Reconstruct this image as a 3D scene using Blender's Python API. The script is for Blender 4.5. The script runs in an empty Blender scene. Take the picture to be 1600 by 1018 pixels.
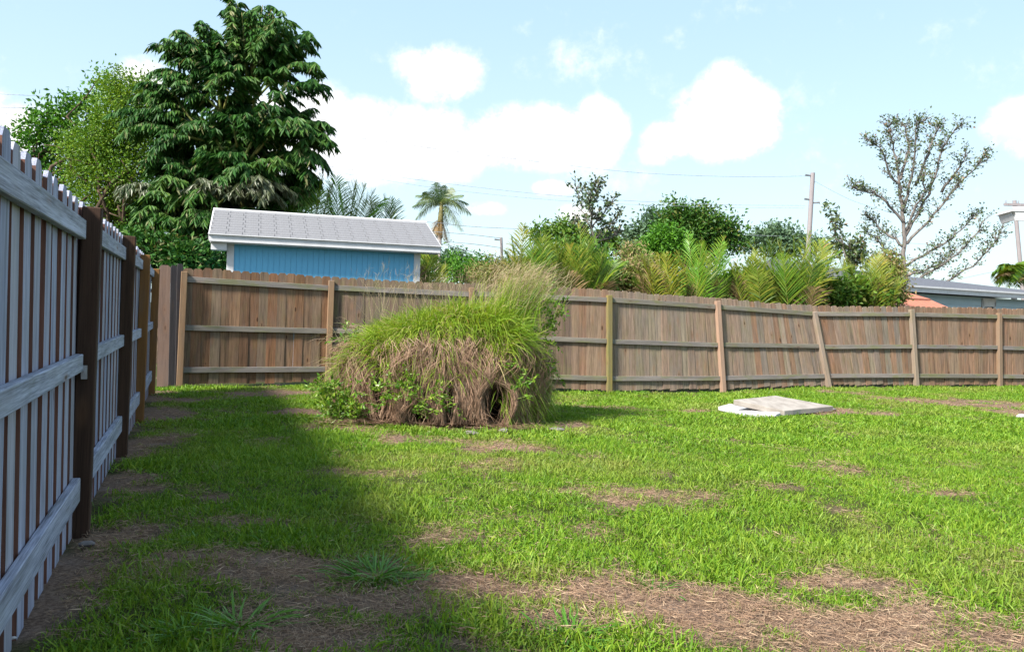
import bpy, math, random
import numpy as np
from mathutils import Vector, Matrix

random.seed(7)
RNG = np.random.default_rng(11)
R = math.radians
sc = bpy.context.scene
COL = sc.collection

# ------------------------------------------------------------------ camera
EYE = 1.30
FPX = 1290.0
cam = bpy.data.cameras.new('camera')
cam.sensor_width = 36.0
cam.lens = 36.0 * FPX / 1600.0
cam.clip_start = 0.05
cam.clip_end = 2000
camo = bpy.data.objects.new('camera', cam)
COL.objects.link(camo)
CROT = (Matrix.Rotation(R(90 - 0.92), 3, 'X') @ Matrix.Rotation(R(1.8), 3, 'Z'))
camo.matrix_world = Matrix.Translation((0, 0, EYE)) @ CROT.to_4x4()
sc.camera = camo

# ------------------------------------------------------------------ sun, sky, exposure
SUN_EL, SUN_A = 42.0, 44.0
to_sun = Vector((-math.cos(R(SUN_A)) * math.cos(R(SUN_EL)), -math.sin(R(SUN_A)) * math.cos(R(SUN_EL)), math.sin(R(SUN_EL))))
sl = bpy.data.lights.new('sun', 'SUN')
sl.energy = 4.7
sl.angle = R(9.0)
sl.color = (1.0, 0.94, 0.84)
so = bpy.data.objects.new('sun', sl)
COL.objects.link(so)
so.rotation_euler = to_sun.to_track_quat('Z', 'Y').to_euler()
so.location = (-20, -20, 30)
sc.view_settings.view_transform = 'Standard'
sc.view_settings.look = 'None'
sc.view_settings.gamma = 1
sc.view_settings.use_curve_mapping = False
sc.view_settings.exposure = 1.27
sc.cycles.max_bounces = 8
sc.cycles.transparent_max_bounces = 8


def ray(px, py):
    d = CROT @ Vector(((px - 800) / FPX, (509 - py) / FPX, -1.0))
    return d


def at(px, py, Y):
    d = ray(px, py)
    return Vector((0, 0, EYE)) + d * (Y / d.y)


def gnd(px, py, z=0.0):
    d = ray(px, py)
    return Vector((0, 0, EYE)) + d * ((z - EYE) / d.z)


world = bpy.data.worlds.new('World')
sc.world = world
world.use_nodes = True
wt = world.node_tree
wt.nodes.clear()


class NT:
    """small helper for building node trees"""
    def __init__(s, t):
        s.t = t

    def n(s, typ, **kw):
        nd = s.t.nodes.new(typ)
        for k, v in kw.items():
            if k.startswith('i_'):
                nd.inputs[k[2:].replace('_', ' ')].default_value = v
            else:
                setattr(nd, k, v)
        return nd

    def l(s, a, b):
        s.t.links.new(a, b)

    def math(s, op, a, b=None, c=None, clamp=False):
        nd = s.t.nodes.new('ShaderNodeMath')
        nd.operation = op
        nd.use_clamp = clamp
        for i, v in enumerate((a, b, c)):
            if v is None:
                continue
            if isinstance(v, (int, float)):
                nd.inputs[i].default_value = v
            else:
                s.l(v, nd.inputs[i])
        return nd.outputs[0]

    def vmath(s, op, a, b=None):
        nd = s.t.nodes.new('ShaderNodeVectorMath')
        nd.operation = op
        for i, v in enumerate((a, b)):
            if v is None:
                continue
            if isinstance(v, (tuple, list, Vector)):
                nd.inputs[i].default_value = v
            else:
                s.l(v, nd.inputs[i])
        return nd.outputs['Value'] if op in ('LENGTH', 'DOT_PRODUCT') else nd.outputs[0]

    def mix(s, f, a, b, blend='MIX'):
        nd = s.t.nodes.new('ShaderNodeMix')
        nd.data_type = 'RGBA'
        nd.blend_type = blend
        nd.clamp_factor = True
        for sock, v in ((nd.inputs[0], f), (nd.inputs[6], a), (nd.inputs[7], b)):
            if isinstance(v, (int, float)):
                sock.default_value = v
            elif isinstance(v, (tuple, list)):
                sock.default_value = (*v[:3], 1)
            else:
                s.l(v, sock)
        return nd.outputs[2]

    def ramp(s, f, stops, interp='LINEAR'):
        nd = s.t.nodes.new('ShaderNodeValToRGB')
        nd.color_ramp.interpolation = interp
        el = nd.color_ramp.elements
        while len(el) < len(stops):
            el.new(0.5)
        for e, (p, c) in zip(el, stops):
            e.position = p
            e.color = (*c, 1) if isinstance(c, (tuple, list)) else (c, c, c, 1)
        s.l(f, nd.inputs[0])
        return nd.outputs[0]

    def noise(s, vec, scale, detail=3, rough=0.55, dist=0.0):
        nd = s.t.nodes.new('ShaderNodeTexNoise')
        nd.inputs['Scale'].default_value = scale
        nd.inputs['Detail'].default_value = detail
        nd.inputs['Roughness'].default_value = rough
        nd.inputs['Distortion'].default_value = dist
        if vec is not None:
            s.l(vec, nd.inputs['Vector'])
        return nd.outputs['Fac']

    def smooth(s, v, a, b):
        nd = s.t.nodes.new('ShaderNodeMapRange')
        nd.interpolation_type = 'SMOOTHSTEP'
        s.l(v, nd.inputs[0])
        nd.inputs[1].default_value = a
        nd.inputs[2].default_value = b
        return nd.outputs[0]


w = NT(wt)
sky = w.n('ShaderNodeTexSky')
sky.sky_type = 'NISHITA'
sky.sun_disc = False
sky.sun_elevation = R(SUN_EL)
sky.sun_rotation = math.atan2(to_sun.x, to_sun.y)
sky.air_density = 1.0
sky.dust_density = 1.2
sky.ozone_density = 1.0
tc = w.n('ShaderNodeTexCoord')
dirv = tc.outputs['Generated']
# cumulus clouds: soft blobs of direction space, edges eaten by noise
CLOUDS = [  # px, py, rx, ry (photo pixels), strength
    (690, 112, 64, 46, .95), (650, 96, 60, 40, .45), (735, 105, 40, 40, .4),
    (500, 205, 75, 78, 1.15), (560, 215, 80, 65, 1.15), (640, 225, 80, 52, 1.15), (700, 225, 70, 55, 1.0), (440, 215, 90, 80, 1.1),
    (800, 214, 80, 50, 1.15), (860, 214, 70, 48, 1.15), (935, 205, 42, 55, 1.15), (960, 200, 30, 30, .8),
    (1130, 165, 50, 62, 1.25), (1160, 190, 52, 62, 1.1), (1090, 190, 50, 46, 1.0), (1050, 215, 50, 34, .9), (1110, 225, 45, 34, .9), (1030, 238, 34, 20, .7),
    (1592, 195, 44, 32, 1.0), (1680, 190, 90, 50, 1.2),
    (862, 295, 34, 13, .75), (760, 326, 34, 13, .65), (905, 335, 40, 18, .6),
    (1160, 12, 70, 22, .2), (880, 100, 120, 30, .16), (1440, 65, 120, 26, .10),
    (30, 190, 60, 34, .6), (225, 118, 40, 28, .7), (-80, 200, 120, 60, 1.0)]
n1 = w.noise(dirv, 9.0, 6, 0.6)
n2 = w.noise(dirv, 30.0, 6, 0.65)
wob = w.math('ADD', w.math('MULTIPLY', w.math('SUBTRACT', n1, 0.5), 1.05), w.math('MULTIPLY', w.math('SUBTRACT', n2, 0.5), 0.7))
acc = None
for (px, py, rx, ry, st) in CLOUDS:
    c = ray(px, py).normalized()
    k = 1.0
    d = w.vmath('SUBTRACT', dirv, tuple(c))
    d = w.vmath('MULTIPLY', d, (FPX / rx / k, FPX / rx / k, FPX / ry / k))
    r_ = w.vmath('LENGTH', d)
    m_ = w.math('MULTIPLY', w.math('SUBTRACT', 1.18, r_), st)
    acc = m_ if acc is None else w.math('SMOOTH_MAX', acc, m_, 0.15)
nb = w.noise(dirv, 3.2, 6, 0.62)
sep = w.n('ShaderNodeSeparateXYZ')
w.l(dirv, sep.inputs[0])
away = w.math('SUBTRACT', 1.0, w.smooth(sep.outputs[1], 0.35, 0.7))
behind = w.math('MULTIPLY', w.math('MULTIPLY', w.math('SUBTRACT', nb, 0.55), 5.0), away)
acc = w.math('MAXIMUM', acc, behind)
cm = w.smooth(w.math('ADD', acc, wob), 0.06, 0.62)
SKYK = 0.112
hor = w.mix(w.smooth(sep.outputs[2], 0.0, 0.42), (3.25, 4.1, 4.3), (2.3, 3.3, 4.3))
skyc = w.mix(0.78, sky.outputs[0], hor)
cloudc = w.mix(w.smooth(n2, 0.34, 0.52), (3.7, 3.8, 4.05), (5.4, 5.35, 5.3))
fin = w.mix(cm, skyc, cloudc)
bg = w.n('ShaderNodeBackground')
bg.inputs[1].default_value = SKYK
w.l(fin, bg.inputs[0])
wo = w.n('ShaderNodeOutputWorld')
w.l(bg.outputs[0], wo.inputs[0])

# ------------------------------------------------------------------ materials
MATS = {}


def new_mat(name):
    m = bpy.data.materials.new(name)
    m.use_nodes = True
    m.node_tree.nodes.clear()
    t = NT(m.node_tree)
    out = t.n('ShaderNodeOutputMaterial')
    return m, t, out


def finish(t, out, col, rough=0.8, bump=None, bstr=0.3, bdist=0.01, spec=0.3, transl=0.0, metallic=0.0):
    p = t.n('ShaderNodeBsdfPrincipled')
    if isinstance(col, (tuple, list)):
        p.inputs['Base Color'].default_value = (*col[:3], 1)
    else:
        t.l(col, p.inputs['Base Color'])
    if isinstance(rough, (int, float)):
        p.inputs['Roughness'].default_value = rough
    else:
        t.l(rough, p.inputs['Roughness'])
    p.inputs['Specular IOR Level'].default_value = spec
    p.inputs['Metallic'].default_value = metallic
    if bump is not None:
        b = t.n('ShaderNodeBump')
        b.inputs['Strength'].default_value = bstr
        b.inputs['Distance'].default_value = bdist
        t.l(bump, b.inputs['Height'])
        t.l(b.outputs[0], p.inputs['Normal'])
    if transl > 0:
        tr = t.n('ShaderNodeBsdfTranslucent')
        if isinstance(col, (tuple, list)):
            tr.inputs[0].default_value = (*col[:3], 1)
        else:
            g = t.mix(1.0, col, (1.25, 1.15, 0.5), 'MULTIPLY')
            t.l(g, tr.inputs[0])
        mx = t.n('ShaderNodeMixShader')
        mx.inputs[0].default_value = transl
        t.l(p.outputs[0], mx.inputs[1])
        t.l(tr.outputs[0], mx.inputs[2])
        t.l(mx.outputs[0], out.inputs[0])
    else:
        t.l(p.outputs[0], out.inputs[0])


def wood(name, tones, knot=0.5, moss=0.0, grainc=0.35, rough=0.85, knotsize=0.11):
    """tones: list of base colours, one picked per board; grain runs along local Z"""
    m, t, out = new_mat(name)
    tc = t.n('ShaderNodeTexCoord')
    oi = t.n('ShaderNodeObjectInfo')
    rnd = oi.outputs['Random']
    off = t.n('ShaderNodeCombineXYZ')
    t.l(t.math('MULTIPLY', rnd, 31.7), off.inputs[0])
    t.l(t.math('MULTIPLY', rnd, 57.3), off.inputs[1])
    t.l(t.math('MULTIPLY', rnd, 93.1), off.inputs[2])
    v = t.vmath('ADD', tc.outputs['Object'], off.outputs[0])
    st = [(i / max(1, len(tones) - 1), c) for i, c in enumerate(tones)]
    base = t.ramp(rnd, st)
    vl = t.vmath('MULTIPLY', v, (22, 22, 0.9))
    g1 = t.noise(vl, 1.0, 5, 0.6, 0.6)
    vf = t.vmath('MULTIPLY', v, (160, 160, 5.0))
    g2 = t.noise(vf, 1.0, 3, 0.6, 0.2)
    big = t.noise(t.vmath('MULTIPLY', v, (5, 5, 1.6)), 1.0, 3, 0.6)
    g = t.math('ADD', t.math('MULTIPLY', g1, 0.5), t.math('MULTIPLY', g2, 0.5))
    shade = t.math('ADD', 1.0 - grainc, t.math('MULTIPLY', t.smooth(g, 0.3, 0.68), 2 * grainc))
    sh = t.n('ShaderNodeCombineColor')
    for i in range(3):
        t.l(shade, sh.inputs[i])
    c = t.mix(1.0, base, sh.outputs[0], 'MULTIPLY')
    # greyer weathered areas
    c = t.mix(t.math('MULTIPLY', t.smooth(big, 0.45, 0.72), 0.45), c, tuple(0.45 * x + 0.55 * (sum(tones[0]) / 3) for x in tones[0]))
    if knot > 0:
        vk = t.vmath('MULTIPLY', v, (6.5, 6.5, 2.1))
        vo = t.n('ShaderNodeTexVoronoi')
        vo.inputs['Scale'].default_value = 1.0
        t.l(vk, vo.inputs['Vector'])
        d = vo.outputs['Distance']
        kn = t.math('SUBTRACT', 1.0, t.smooth(d, knotsize * 0.5, knotsize))
        halo = t.math('SUBTRACT', 1.0, t.smooth(d, knotsize, knotsize * 2.6))
        c = t.mix(t.math('MULTIPLY', halo, 0.35 * knot), c, (0.22, 0.11, 0.055))
        c = t.mix(t.math('MULTIPLY', kn, knot), c, (0.045, 0.022, 0.013))
    if moss > 0:
        sp = t.n('ShaderNodeSeparateXYZ')
        t.l(tc.outputs['Object'], sp.inputs[0])
        mn = t.noise(t.vmath('MULTIPLY', v, (9, 9, 2.5)), 1.0, 4, 0.6)
        mm = t.smooth(mn, 0.46, 0.66)
        c = t.mix(t.math('MULTIPLY', mm, moss), c, (0.14, 0.15, 0.045))
    finish(t, out, c, rough, g, 0.35, 0.004, 0.2)
    MATS[name] = m
    return m


def simple(name, col, rough=0.7, nscale=8, namt=0.25, col2=None, bstr=0.2, metallic=0.0, spec=0.3, stretch=(1, 1, 1), bdist=0.01):
    m, t, out = new_mat(name)
    tc = t.n('ShaderNodeTexCoord')
    v = t.vmath('MULTIPLY', tc.outputs['Object'], stretch)
    n = t.noise(v, nscale, 6, 0.6)
    c2 = col2 if col2 else tuple(x * (1 - namt * 2) for x in col)
    c = t.mix(t.smooth(n, 0.35, 0.7), col, c2)
    finish(t, out, c, rough, n, bstr, bdist, spec, 0, metallic)
    MATS[name] = m
    return m


def leafmat(name, tones, transl=0.3, rough=0.55, spec=0.35, varscale=0.6, dry=None, dryamt=0.0, tint=False):
    m, t, out = new_mat(name)
    ge = t.n('ShaderNodeNewGeometry')
    oi = t.n('ShaderNodeObjectInfo')
    n = t.noise(ge.outputs['Position'], varscale, 3, 0.6)
    f = t.math('ADD', t.math('MULTIPLY', ge.outputs['Random Per Island'], 0.55), t.math('MULTIPLY', n, 0.55))
    f = t.math('ADD', f, t.math('MULTIPLY', t.math('SUBTRACT', oi.outputs['Random'], 0.5), 0.35), None, True)
    st = [(0.12 + 0.76 * i / max(1, len(tones) - 1), c) for i, c in enumerate(tones)]
    c = t.ramp(f, st)
    if tint:
        a = t.n('ShaderNodeAttribute')
        a.attribute_type = 'INSTANCER'
        a.attribute_name = 'tint'
        c = t.mix(a.outputs['Fac'], c, dry)
    elif dry:
        r2 = t.n('ShaderNodeTexWhiteNoise')
        r2.noise_dimensions = '1D'
        t.l(t.math('MULTIPLY', ge.outputs['Random Per Island'], 917.0), r2.inputs['W'])
        k = t.math('LESS_THAN', r2.outputs[0], dryamt)
        c = t.mix(k, c, dry)
    finish(t, out, c, rough, None, 0, 0, spec, transl)
    MATS[name] = m
    return m


# boards
wood('fence_inner_boards', [(0.179, 0.089, 0.049), (0.195, 0.119, 0.073), (0.133, 0.070, 0.040), (0.172, 0.123, 0.086), (0.156, 0.085, 0.049), (0.195, 0.104, 0.056), (0.148, 0.104, 0.073)], .9, .12, .5)
wood('fence_grey_boards', [(0.188, 0.144, 0.113), (0.233, 0.158, 0.117), (0.158, 0.125, 0.103), (0.241, 0.187, 0.141), (0.196, 0.130, 0.092), (0.203, 0.165, 0.123), (0.173, 0.144, 0.113)], .9, .18, .5)
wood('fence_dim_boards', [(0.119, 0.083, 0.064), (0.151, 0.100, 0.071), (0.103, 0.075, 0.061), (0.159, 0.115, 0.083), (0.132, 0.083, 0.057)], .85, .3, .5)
wood('fence_red_boards', [(0.195, 0.111, 0.071), (0.226, 0.140, 0.094), (0.163, 0.100, 0.067), (0.210, 0.148, 0.104), (0.187, 0.104, 0.067)], .95, .1, .5, knotsize=.13)
wood('fence_rail_wood', [(0.162, 0.145, 0.140), (0.196, 0.170, 0.153), (0.153, 0.140, 0.111), (0.178, 0.157, 0.140)], .4, .55, .4)
wood('silver_boards', [(0.238, 0.260, 0.357), (0.287, 0.293, 0.372), (0.205, 0.232, 0.333), (0.308, 0.306, 0.365), (0.246, 0.260, 0.341)], .8, .12, .5, knotsize=.07)
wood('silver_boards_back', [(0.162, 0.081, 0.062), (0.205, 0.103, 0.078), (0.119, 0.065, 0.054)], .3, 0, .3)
wood('silver_rails', [(0.244, 0.271, 0.351), (0.279, 0.297, 0.370), (0.235, 0.254, 0.333)], .8, .15, .6, knotsize=.08)
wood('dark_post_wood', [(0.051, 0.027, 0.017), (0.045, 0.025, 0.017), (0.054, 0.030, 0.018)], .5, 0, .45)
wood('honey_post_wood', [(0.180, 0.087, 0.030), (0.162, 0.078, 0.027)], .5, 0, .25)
wood('tan_post_wood', [(0.230, 0.140, 0.076), (0.212, 0.140, 0.089)], .6, 0, .25)
wood('mossy_post_wood', [(0.187, 0.149, 0.051), (0.170, 0.145, 0.051)], .5, .5, .3)
wood('pale_post_wood', [(0.306, 0.200, 0.145), (0.281, 0.191, 0.140)], .6, 0, .22)
wood('grey_post_wood', [(0.246, 0.187, 0.145), (0.221, 0.174, 0.132)], .5, .15, .3)
wood('pink_board_wood', [(0.158, 0.100, 0.079), (0.152, 0.100, 0.079)], .5, 0, .25)
wood('dark_blue_board_wood', [(0.060, 0.051, 0.054), (0.051, 0.045, 0.048)], .3, 0, .3)
wood('utility_pole_wood', [(0.258, 0.230, 0.235), (0.246, 0.222, 0.235)], 0, 0, .2)
simple('white_trim', (.60, .60, .63), .5, 5, .06, bstr=.05)
simple('blue_siding', (0.143, 0.439, 0.685), .6, 3, .08, (0.118, 0.382, 0.618), .1, stretch=(3, 3, .6))
simple('grey_blue_siding', (0.439, 0.585, 0.699), .6, 2, .06, (0.390, 0.536, 0.650), .1)
simple('grey_shingle', (0.196, 0.196, 0.210), .9, 60, .2, (0.133, 0.133, 0.146), .5, bdist=.004)
simple('dark_grey_shingle', (0.120, 0.126, 0.150), .9, 14, .2, (0.072, 0.078, 0.096), .6, stretch=(1, 1, 3), bdist=.02)
simple('orange_metal', (0.440, 0.160, 0.096), .55, 6, .15, (0.336, 0.120, 0.080), .1)
simple('dark_seam', (.06, .04, .04), .7)
simple('concrete_slab', (0.333, 0.299, 0.270), .9, 5, .12, (0.230, 0.201, 0.178), .3)
simple('white_slab', (.50, .49, .50), .8, 9, .07, (.36, .35, .35), .2)
simple('grey_stone', (.20, .18, .175), .9, 9, .2, (.11, .095, .09), .5)
simple('galvanised_metal', (.45, .45, .47), .4, 10, .15, metallic=.8)
simple('black_wire', (.34, .36, .40), .6)
simple('dark_glass', (.03, .035, .04), .1, spec=.8)
simple('grey_bark', (0.180, 0.161, 0.150), .9, 9, .2, (0.098, 0.086, 0.079), .6, stretch=(1, 1, .4), bdist=.02)
simple('brown_bark', (.11, .075, .05), .9, 9, .2, (.05, .035, .025), .6, bdist=.02)
simple('palm_bark', (.42, .37, .35), .9, 5, .2, (.28, .23, .21), .5, stretch=(1, 1, 5), bdist=.02)
simple('palm_crownshaft', (0.315, 0.255, 0.100), .6, 5, .2, (0.195, 0.187, 0.080), .2)
simple('green_stem', (.14, .20, .045), .6, 5, .2, (.20, .17, .05), .2)
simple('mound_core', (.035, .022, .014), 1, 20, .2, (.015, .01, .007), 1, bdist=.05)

leafmat('lawn_blade', [(0.058, 0.145, 0.007), (0.107, 0.223, 0.012), (0.165, 0.290, 0.019), (0.245, 0.345, 0.037)], .30, .55, .3, .9, dry=(0.287, 0.257, 0.084), tint=True)
leafmat('dry_straw', [(0.164, 0.100, 0.068), (0.314, 0.207, 0.142), (0.239, 0.151, 0.098), (0.477, 0.352, 0.240)], .1, .9, .1, .8)
leafmat('weed_blade', [(.045, .14, .012), (.09, .225, .02), (.13, .28, .03)], .3, .45, .4, 2)
leafmat('mound_straw', [(0.120, 0.071, 0.048), (0.280, 0.181, 0.126), (0.200, 0.126, 0.084), (0.380, 0.272, 0.199)], .12, .9, .15, 3.0)
leafmat('mound_green', [(0.090, 0.190, 0.012), (0.170, 0.290, 0.022), (0.260, 0.360, 0.035), (0.360, 0.380, 0.090)], .35, .5, .3, 1.8, dry=(.42, .33, .17), dryamt=.07)
leafmat('seed_stalk', [(0.304, 0.213, 0.148), (0.384, 0.274, 0.200), (0.288, 0.274, 0.148)], .2, .9, .1, 2)
leafmat('vine_leaf', [(.05, .14, .01), (.10, .22, .015), (.18, .30, .025), (.32, .37, .05)], .3, .4, .5, 2.5)
leafmat('fishtail_leaf', [(0.010, 0.048, 0.008), (0.020, 0.084, 0.011), (0.040, 0.121, 0.018), (0.086, 0.169, 0.028)], .2, .55, .25, .8, dry=(0.162, 0.169, 0.071), dryamt=.06)
leafmat('fishtail_pale_leaf', [(0.056, 0.084, 0.032), (0.112, 0.124, 0.068), (0.032, 0.072, 0.020)], .2, .45, .5, .8)
leafmat('yellowgreen_leaf', [(.028, .085, .008), (.065, .155, .012), (.11, .23, .018), (.19, .29, .03)], .3, .5, .3, 1.1)
leafmat('midgreen_leaf', [(.025, .08, .012), (.055, .14, .016), (.12, .21, .025)], .25, .5, .3, .9, dry=(.16, .18, .04), dryamt=.08)
leafmat('bright_leaf', [(.04, .13, .014), (.08, .22, .018), (.13, .29, .025)], .3, .5, .3, .35)
leafmat('bluegreen_leaf', [(.05, .10, .06), (.08, .15, .085), (.12, .19, .10)], .2, .6, .3, .35)
leafmat('areca_leaf', [(.03, .10, .010), (.07, .165, .014), (.14, .23, .02), (.25, .28, .03)], .3, .45, .4, .9, dry=(.26, .16, .05), dryamt=.06)
leafmat('areca_yellow_leaf', [(.07, .14, .012), (.13, .19, .018), (.21, .23, .028), (.30, .25, .045)], .3, .45, .4, .9, dry=(.28, .16, .06), dryamt=.08)
leafmat('areca_bright_leaf', [(.07, .20, .02), (.13, .30, .03), (.22, .38, .05)], .35, .42, .45, .9)
leafmat('dry_frond', [(.20, .13, .06), (.28, .20, .11), (.15, .11, .045)], .2, .8, .1, .9)
leafmat('royal_leaf', [(.06, .12, .05), (.12, .18, .08), (.24, .27, .17)], .3, .5, .4, .9)
leafmat('magnolia_leaf', [(.035, .075, .03), (.06, .10, .035), (.16, .12, .06)], .12, .4, .5, .9)
leafmat('sparse_leaf', [(0.040, 0.075, 0.034), (0.069, 0.115, 0.040), (0.127, 0.149, 0.057)], .2, .5, .4, .6, dry=(0.230, 0.138, 0.081), dryamt=.06)
leafmat('shrub_leaf', [(.10, .15, .03), (.17, .21, .05), (.26, .25, .08)], .25, .6, .3, .9, dry=(.36, .26, .15), dryamt=.25)


def ground_mat():
    m, t, out = new_mat('soil_and_thatch')
    tc = t.n('ShaderNodeTexCoord')
    v = tc.outputs['Object']
    at_ = t.n('ShaderNodeAttribute')
    at_.attribute_name = 'bare'
    n = t.noise(v, 55, 5, 0.65)
    nb = t.noise(v, 3, 4, 0.6)
    n3 = t.noise(v, 400, 2, 0.6)
    straw = t.mix(t.smooth(n, 0.35, 0.68), (.10, .065, .048), (.23, .16, .12))
    straw = t.mix(t.math('MULTIPLY', t.smooth(nb, .5, .75), .5), straw, (.20, .165, .15))
    soil = t.mix(t.smooth(n, 0.35, 0.68), (.03, .04, .010), (.065, .065, .022))
    c = t.mix(at_.outputs['Fac'], soil, straw)
    finish(t, out, c, .95, t.math('ADD', n, t.math('MULTIPLY', n3, .5)), .7, .012, .1)
    MATS['soil_and_thatch'] = m


ground_mat()


# ------------------------------------------------------------------ mesh helpers
class MB:
    def __init__(s):
        s.V = []
        s.F = []
        s.n = 0

    def add(s, V, F):
        V = np.asarray(V, float).reshape(-1, 3)
        F = [tuple(int(i) + s.n for i in f) for f in F]
        s.V.append(V)
        s.F.extend(F)
        s.n += len(V)
        return s

    def addarr(s, V, F):
        """F numpy (m,k)"""
        V = np.asarray(V, float).reshape(-1, 3)
        s.V.append(V)
        s.F.extend((np.asarray(F) + s.n).tolist())
        s.n += len(V)
        return s

    def box(s, c, size, M=None, taper=0):
        hx, hy, hz = (x / 2 for x in size)
        V = [Vector((x, y, z)) for z in (-hz, hz) for y in (-hy, hy) for x in (-hx, hx)]
        V = [(M @ v if M is not None else v) + Vector(c) for v in V]
        s.add([tuple(v) for v in V], [(0, 2, 3, 1), (4, 5, 7, 6), (0, 1, 5, 4), (2, 6, 7, 3), (0, 4, 6, 2), (1, 3, 7, 5)])
        return s

    def prism(s, poly, d):
        """poly: list of 3D points; extruded by vector d"""
        n = len(poly)
        d = Vector(d)
        V = [tuple(Vector(p)) for p in poly] + [tuple(Vector(p) + d) for p in poly]
        F = [tuple(range(n)), tuple(range(2 * n - 1, n - 1, -1))] + [(i, i + n, (i + 1) % n + n, (i + 1) % n) for i in range(n)]
        s.add(V, F)
        return s

    def tube(s, pts, rad, k=6, cap=True):
        pts = [Vector(p) for p in pts]
        n = len(pts)
        if not hasattr(rad, '__len__'):
            rad = [rad] * n
        V = []
        ref = Vector((0.3, 0.9, 0.1))
        for i, p in enumerate(pts):
            t = (pts[min(i + 1, n - 1)] - pts[max(i - 1, 0)])
            t = t.normalized() if t.length > 1e-9 else Vector((0, 0, 1))
            a = t.cross(ref)
            if a.length < 1e-3:
                a = t.cross(Vector((1, 0, 0)))
            a.normalize()
            b = t.cross(a)
            for j in range(k):
                an = 2 * math.pi * j / k
                V.append(tuple(p + (a * math.cos(an) + b * math.sin(an)) * rad[i]))
        F = [(i * k + j, i * k + (j + 1) % k, (i + 1) * k + (j + 1) % k, (i + 1) * k + j) for i in range(n - 1) for j in range(k)]
        if cap:
            F.append(tuple(range(k - 1, -1, -1)))
            F.append(tuple((n - 1) * k + j for j in range(k)))
        s.add(V, F)
        return s

    def build(s, name, mat, parent=None, smooth=False, bevel=0.0, kind=None):
        me = bpy.data.meshes.new(name)
        V = np.concatenate(s.V) if s.V else np.zeros((0, 3))
        me.from_pydata(V.tolist(), [], s.F)
        me.materials.append(MATS[mat])
        if smooth:
            me.shade_smooth()
        o = bpy.data.objects.new(name, me)
        COL.objects.link(o)
        if parent is not None:
            o.parent = parent
        if bevel > 0:
            b = o.modifiers.new('bevel', 'BEVEL')
            b.width = bevel
            b.segments = 1
        if kind:
            o['kind'] = kind
        return o


def unit(a):
    return a / np.maximum(np.linalg.norm(a, axis=-1, keepdims=True), 1e-9)


def ribbons(P, D, L, W, droop=0.3, seg=3, side=None, bend=None, base_w=0.7, pw=0.8):
    """n tapering ribbons; returns (V,F)"""
    P = np.asarray(P, float)
    n = len(P)
    D = unit(np.asarray(D, float))
    L = np.broadcast_to(L, n)[:, None].astype(float)
    W = np.broadcast_to(W, n)[:, None].astype(float)
    dr = np.broadcast_to(droop, n)[:, None].astype(float)
    if side is None:
        side = unit(np.cross(D, np.array([0, 0, 1.0])) + RNG.normal(0, .45, (n, 3)))
    rows = []
    for i in range(seg):
        t = i / seg
        c = P + D * L * t
        c = c + np.array([0, 0, -1.0]) * (dr * L * t * t)
        if bend is not None:
            c = c + bend * L * t * t
        ww = W * (base_w + (1 - base_w) * min(1, t * 3)) * (1 - t ** 2.2) ** pw / 2
        rows.append(c - side * ww)
        rows.append(c + side * ww)
    tip = P + D * L + np.array([0, 0, -1.0]) * (dr * L)
    if bend is not None:
        tip = tip + bend * L
    k = seg * 2 + 1
    V = np.stack(rows + [tip], 1).reshape(-1, 3)
    F4 = np.array([(2 * i, 2 * i + 1, 2 * i + 3, 2 * i + 2) for i in range(seg - 1)])
    F3 = np.array([[2 * seg - 2, 2 * seg - 1, 2 * seg]])
    off = (np.arange(n) * k)[:, None, None]
    out = []
    if len(F4):
        out += (F4[None] + off).reshape(-1, 4).tolist()
    out += (F3[None] + off).reshape(-1, 3).tolist()
    return V, out


def leaves(P, D, L, ratio=0.5, fold=0.15, hang=0.0):
    """diamond leaves, 2 triangles each side of a folded midrib"""
    P = np.asarray(P, float)
    n = len(P)
    D = unit(np.asarray(D, float) + np.array([0, 0, -hang]))
    L = np.broadcast_to(L, n)[:, None].astype(float)
    S = unit(np.cross(D, RNG.normal(0, 1, (n, 3))))
    N = np.cross(D, S)
    tip = P + D * L
    m = P + D * L * .45
    a = m + S * L * ratio / 2 + N * L * fold
    b = m - S * L * ratio / 2 + N * L * fold
    V = np.stack([P, a, tip, b], 1).reshape(-1, 3)
    F = (np.array([[0, 1, 2], [0, 2, 3]])[None] + (np.arange(n) * 4)[:, None, None]).reshape(-1, 3).tolist()
    return V, F


def madd(mb, VF):
    V, F = VF
    o = mb.n
    mb.V.append(np.asarray(V, float))
    mb.F.extend([tuple(i + o for i in f) for f in F])
    mb.n += len(V)


def hsh(ix, iy, s=0):
    h = (ix.astype(np.int64) * 374761393 + iy.astype(np.int64) * 668265263 + s * 1442695041) & 0xFFFFFFFF
    h = ((h ^ (h >> 13)) * 1274126177) & 0xFFFFFFFF
    return ((h ^ (h >> 16)) & 0xFFFFFF) / float(0xFFFFFF)


def vnoise(x, y, s=0):
    ix, iy = np.floor(x), np.floor(y)
    fx, fy = x - ix, y - iy
    fx, fy = fx * fx * (3 - 2 * fx), fy * fy * (3 - 2 * fy)
    a, b = hsh(ix, iy, s), hsh(ix + 1, iy, s)
    c, d = hsh(ix, iy + 1, s), hsh(ix + 1, iy + 1, s)
    return (a * (1 - fx) + b * fx) * (1 - fy) + (c * (1 - fx) + d * fx) * fy


def fbm(x, y, o=4, s=0):
    v, a, t = 0, 1, 0
    for i in range(o):
        v = v + a * vnoise(x * 2 ** i, y * 2 ** i, s + i * 17)
        t += a
        a *= .5
    return v / t


def tag(o, label=None, cat=None, group=None, kind=None):
    if label:
        o['label'] = label
    if cat:
        o['category'] = cat
    if group:
        o['group'] = group
    if kind:
        o['kind'] = kind
    return o


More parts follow.
